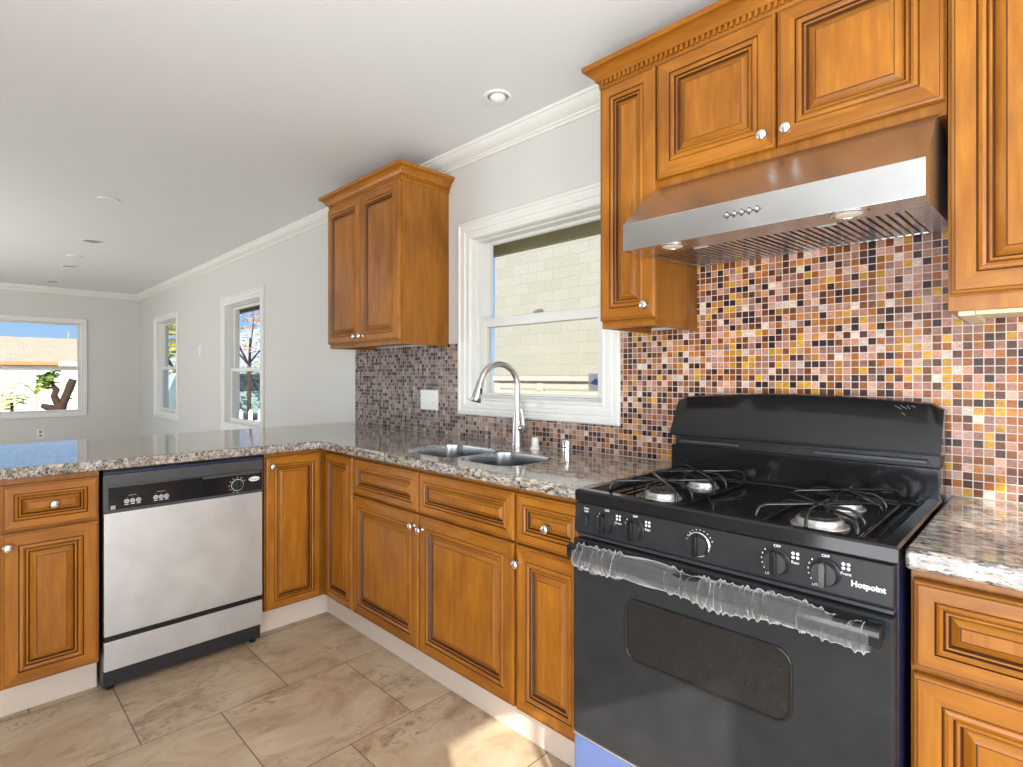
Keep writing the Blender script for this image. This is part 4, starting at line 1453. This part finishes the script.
# neighbour across the street, seen through the front window
hs = thing('neighbour_house', 'white house with a tan shingle roof and an orange fascia beyond the front window', 'house', (-22, -1.5, GZ))
obj('wall', MB().box((-26, -9, GZ), (-18.3, 1.6, 1.55)), 'white_paint', hs, smooth=0)
rf = MB().add([(-17.9, -9.5, 1.62), (-17.9, 2.2, 1.62), (-21.2, 1.2, 2.52), (-21.2, -.1, 2.52), (-26.5, -9.5, 1.62), (-26.5, 2.2, 1.62), (-21.2, -7.0, 2.52)],
              [(0, 1, 2, 3, 6), (4, 5, 2, 3, 6), (1, 5, 2), (0, 4, 6), (0, 1, 5, 4)])
obj('roof', rf, 'shingle', hs, smooth=0)
obj('fascia', MB().box((-17.9, -9.5, 1.56), (-17.86, .15, 1.66)), 'fascia', hs, smooth=0)
obj('plain_fascia', MB().box((-17.9, .15, 1.54), (-17.86, 2.2, 1.66)), 'white_paint', hs, smooth=0)
obj('vent_pipe', MB().lathe([(.025, 2.45), (.025, 2.72), (.012, 2.76)], Matrix.Translation((-21.2, .75, 0)), 10), 'eave', hs)
o = tag(obj('street_wall', MB().box((-17.2, -9, GZ), (-17.0, .9, 1.42)), 'white_paint', smooth=0), 'bright white garden wall beyond the front window', 'wall')

tr = thing('pruned_tree', 'dark forked tree trunk with a few green leaves outside the front window', 'tree', (-9.0, -.74, GZ))
P = lambda y, z: (-9.0, y, z)
tm = MB().tube([P(-.76, GZ), P(-.75, .3), P(-.74, .66), P(-.71, .80)], [.11, .10, .095, .085], 12)
tm.tube([P(-.72, .70), P(-.80, .92), P(-.77, 1.02), P(-.82, 1.08)], [.06, .05, .048, .036], 10)
tm.tube([P(-.71, .72), P(-.64, .93), P(-.585, 1.10), P(-.555, 1.19)], [.065, .058, .062, .055], 10)
tm.tube([P(-.74, .68), P(-.87, .73), P(-.96, .77)], [.075, .055, .035], 10)
tm.tube([P(-.80, 1.05), P(-.84, 1.2), P(-.80, 1.33)], [.03, .02, .012], 8)
CAM = Vector(cam.location)


def push(mb, k):
    """move a mesh further along the street, keeping its lower end on the ground"""
    out = []
    for p in mb.v:
        q = CAM + (Vector(p) - CAM) * k
        out.append((q.x, q.y, max(q.z, GZ)))
    mb.v = out
    return mb


tr.location = (-12.95, -.34, GZ)
obj('trunk', push(tm, 1.34), 'bark', tr, smooth=60)
lm = leaves(lr, P(-.87, 1.17), .14, 95, .055)
q = leaves(lr, P(-.79, 1.30), .09, 25, .045)
lm.add(q.v, q.f)
q = leaves(lr, P(-.60, .93), .08, 14, .04)
lm.add(q.v, q.f)
obj('leaves', push(lm, 1.34), 'leaf', tr, smooth=0)

pm = thing('palm_plant', 'pale green arching palm fronds behind the forked tree trunk', 'plant', (-15.2, -.55, GZ))
fm_ = MB()
for k in range(9):
    a = lr.uniform(0, 6.28)
    L = lr.uniform(.5, .8)
    pts = []
    for q in range(7):
        u = q / 6
        pts.append(Vector((-15.2 + cos(a) * L * u, -.55 + sin(a) * L * u, .80 + 1.05 * u - .95 * u * u)))
    for p0, p1 in zip(pts, pts[1:]):
        d = (p1 - p0).normalized()
        s = d.cross(Vector((0, 0, 1))).normalized() * .05
        fm_.add([p0 - s, p1 - s * .8 - Vector((0, 0, .03)), p1, p0, p0 + s, p1 + s * .8 - Vector((0, 0, .03))], [(0, 1, 2, 3), (3, 2, 5, 4)])
obj('fronds', fm_, 'leaf_pale', pm)
obj('stem', MB().tube([(-15.2, -.55, GZ), (-15.2, -.55, .3), (-15.2, -.55, .78)], [.03, .025, .02], 8), 'leaf_pale', pm)
sb = thing('shrub', 'small pale shrub against the white wall outside the front window', 'shrub', (-15.6, -.97, GZ))
obj('foliage', leaves(lr, (-15.6, -.97, .66), .30, 120, .07), 'leaf_pale', sb, smooth=0)
obj('stem', MB().tube([(-15.6, -.97, GZ), (-15.6, -.97, .6)], .03, 8), 'bark', sb)


def tree(label, x, y, hgt, rad, n, mat, size, squash=1.0):
    t = thing('street_tree', label, 'tree', (x, y, GZ), 0, 'trees beyond the side windows')
    m = MB().tube([(x, y, GZ), (x + .05, y, hgt * .4), (x, y + .05, hgt * .75)], [.07, .055, .03], 8)
    for k in range(6):
        a = lr.uniform(0, 6.28)
        m.tube([(x, y, hgt * .5), (x + cos(a) * rad * .4, y + sin(a) * rad * .4, hgt * .7), (x + cos(a) * rad * .8, y + sin(a) * rad * .8, hgt * .92)], [.03, .02, .008], 6)
    obj('trunk', m, 'bark', t, smooth=60)
    obj('leaves', leaves(lr, (x, y, hgt * .85), rad, n, size, squash), mat, t, smooth=0)
    return t


tree('bare branched tree with sparse orange leaves outside the nearer side window', -14.6, 4.25, 3.2, 1.35, 800, 'leaf_gold', .055)
tree('yellow green leafy tree outside the farther side window', -13.5, 2.1, 2.6, .95, 700, 'leaf_yellow', .085)
pf = thing('picket_fence', 'white picket fence below the nearer side window', 'fence', (-11.0, 3.5, GZ))
mb = MB()
for k in range(22):
    y = 1.2 + k * .22
    mb.prism([(y, GZ), (y + .09, GZ), (y + .09, .38), (y + .045, .46), (y, .38)], 'x', -11.02, -10.99)
obj('pickets', mb, 'white_paint', pf, smooth=0)
obj('rails', MB().box((-11.06, 1.2, .10), (-11.02, 6.0, .18)).box((-11.06, 1.2, -.15), (-11.02, 6.0, -.07)), 'white_paint', pf, smooth=0)

# parked van
vx, vy = -17.5, 5.2
vn = thing('parked_van', 'grey green van parked beyond the white picket fence', 'car', (vx, vy, GZ))
prof = [(-2.2, .25), (2.1, .25), (2.2, .75), (1.5, .95), (.9, 1.75), (-1.9, 1.80), (-2.2, 1.0)]
obj('body', MB().prism([(vy + a, GZ + b) for a, b in prof], 'x', vx - .85, vx + .85), 'car', vn, bevel=.08, seg=3)
wp = [(-1.6, 1.05), (1.05, 1.05), (.72, 1.60), (-1.6, 1.64)]
obj('side_window', MB().prism([(vy + a, GZ + b) for a, b in wp], 'x', vx + .84, vx + .87), 'car_glass', vn)
for yy in (-1.4, 1.4):
    obj('wheel', MB().lathe([(.33, -.1), (.33, .1), (.2, .12), (.001, .12)], Matrix.Translation((vx + .78, vy + yy, GZ + .33)) @ Matrix.Rotation(R(90), 4, 'Y'), 24), 'tyre', vn)
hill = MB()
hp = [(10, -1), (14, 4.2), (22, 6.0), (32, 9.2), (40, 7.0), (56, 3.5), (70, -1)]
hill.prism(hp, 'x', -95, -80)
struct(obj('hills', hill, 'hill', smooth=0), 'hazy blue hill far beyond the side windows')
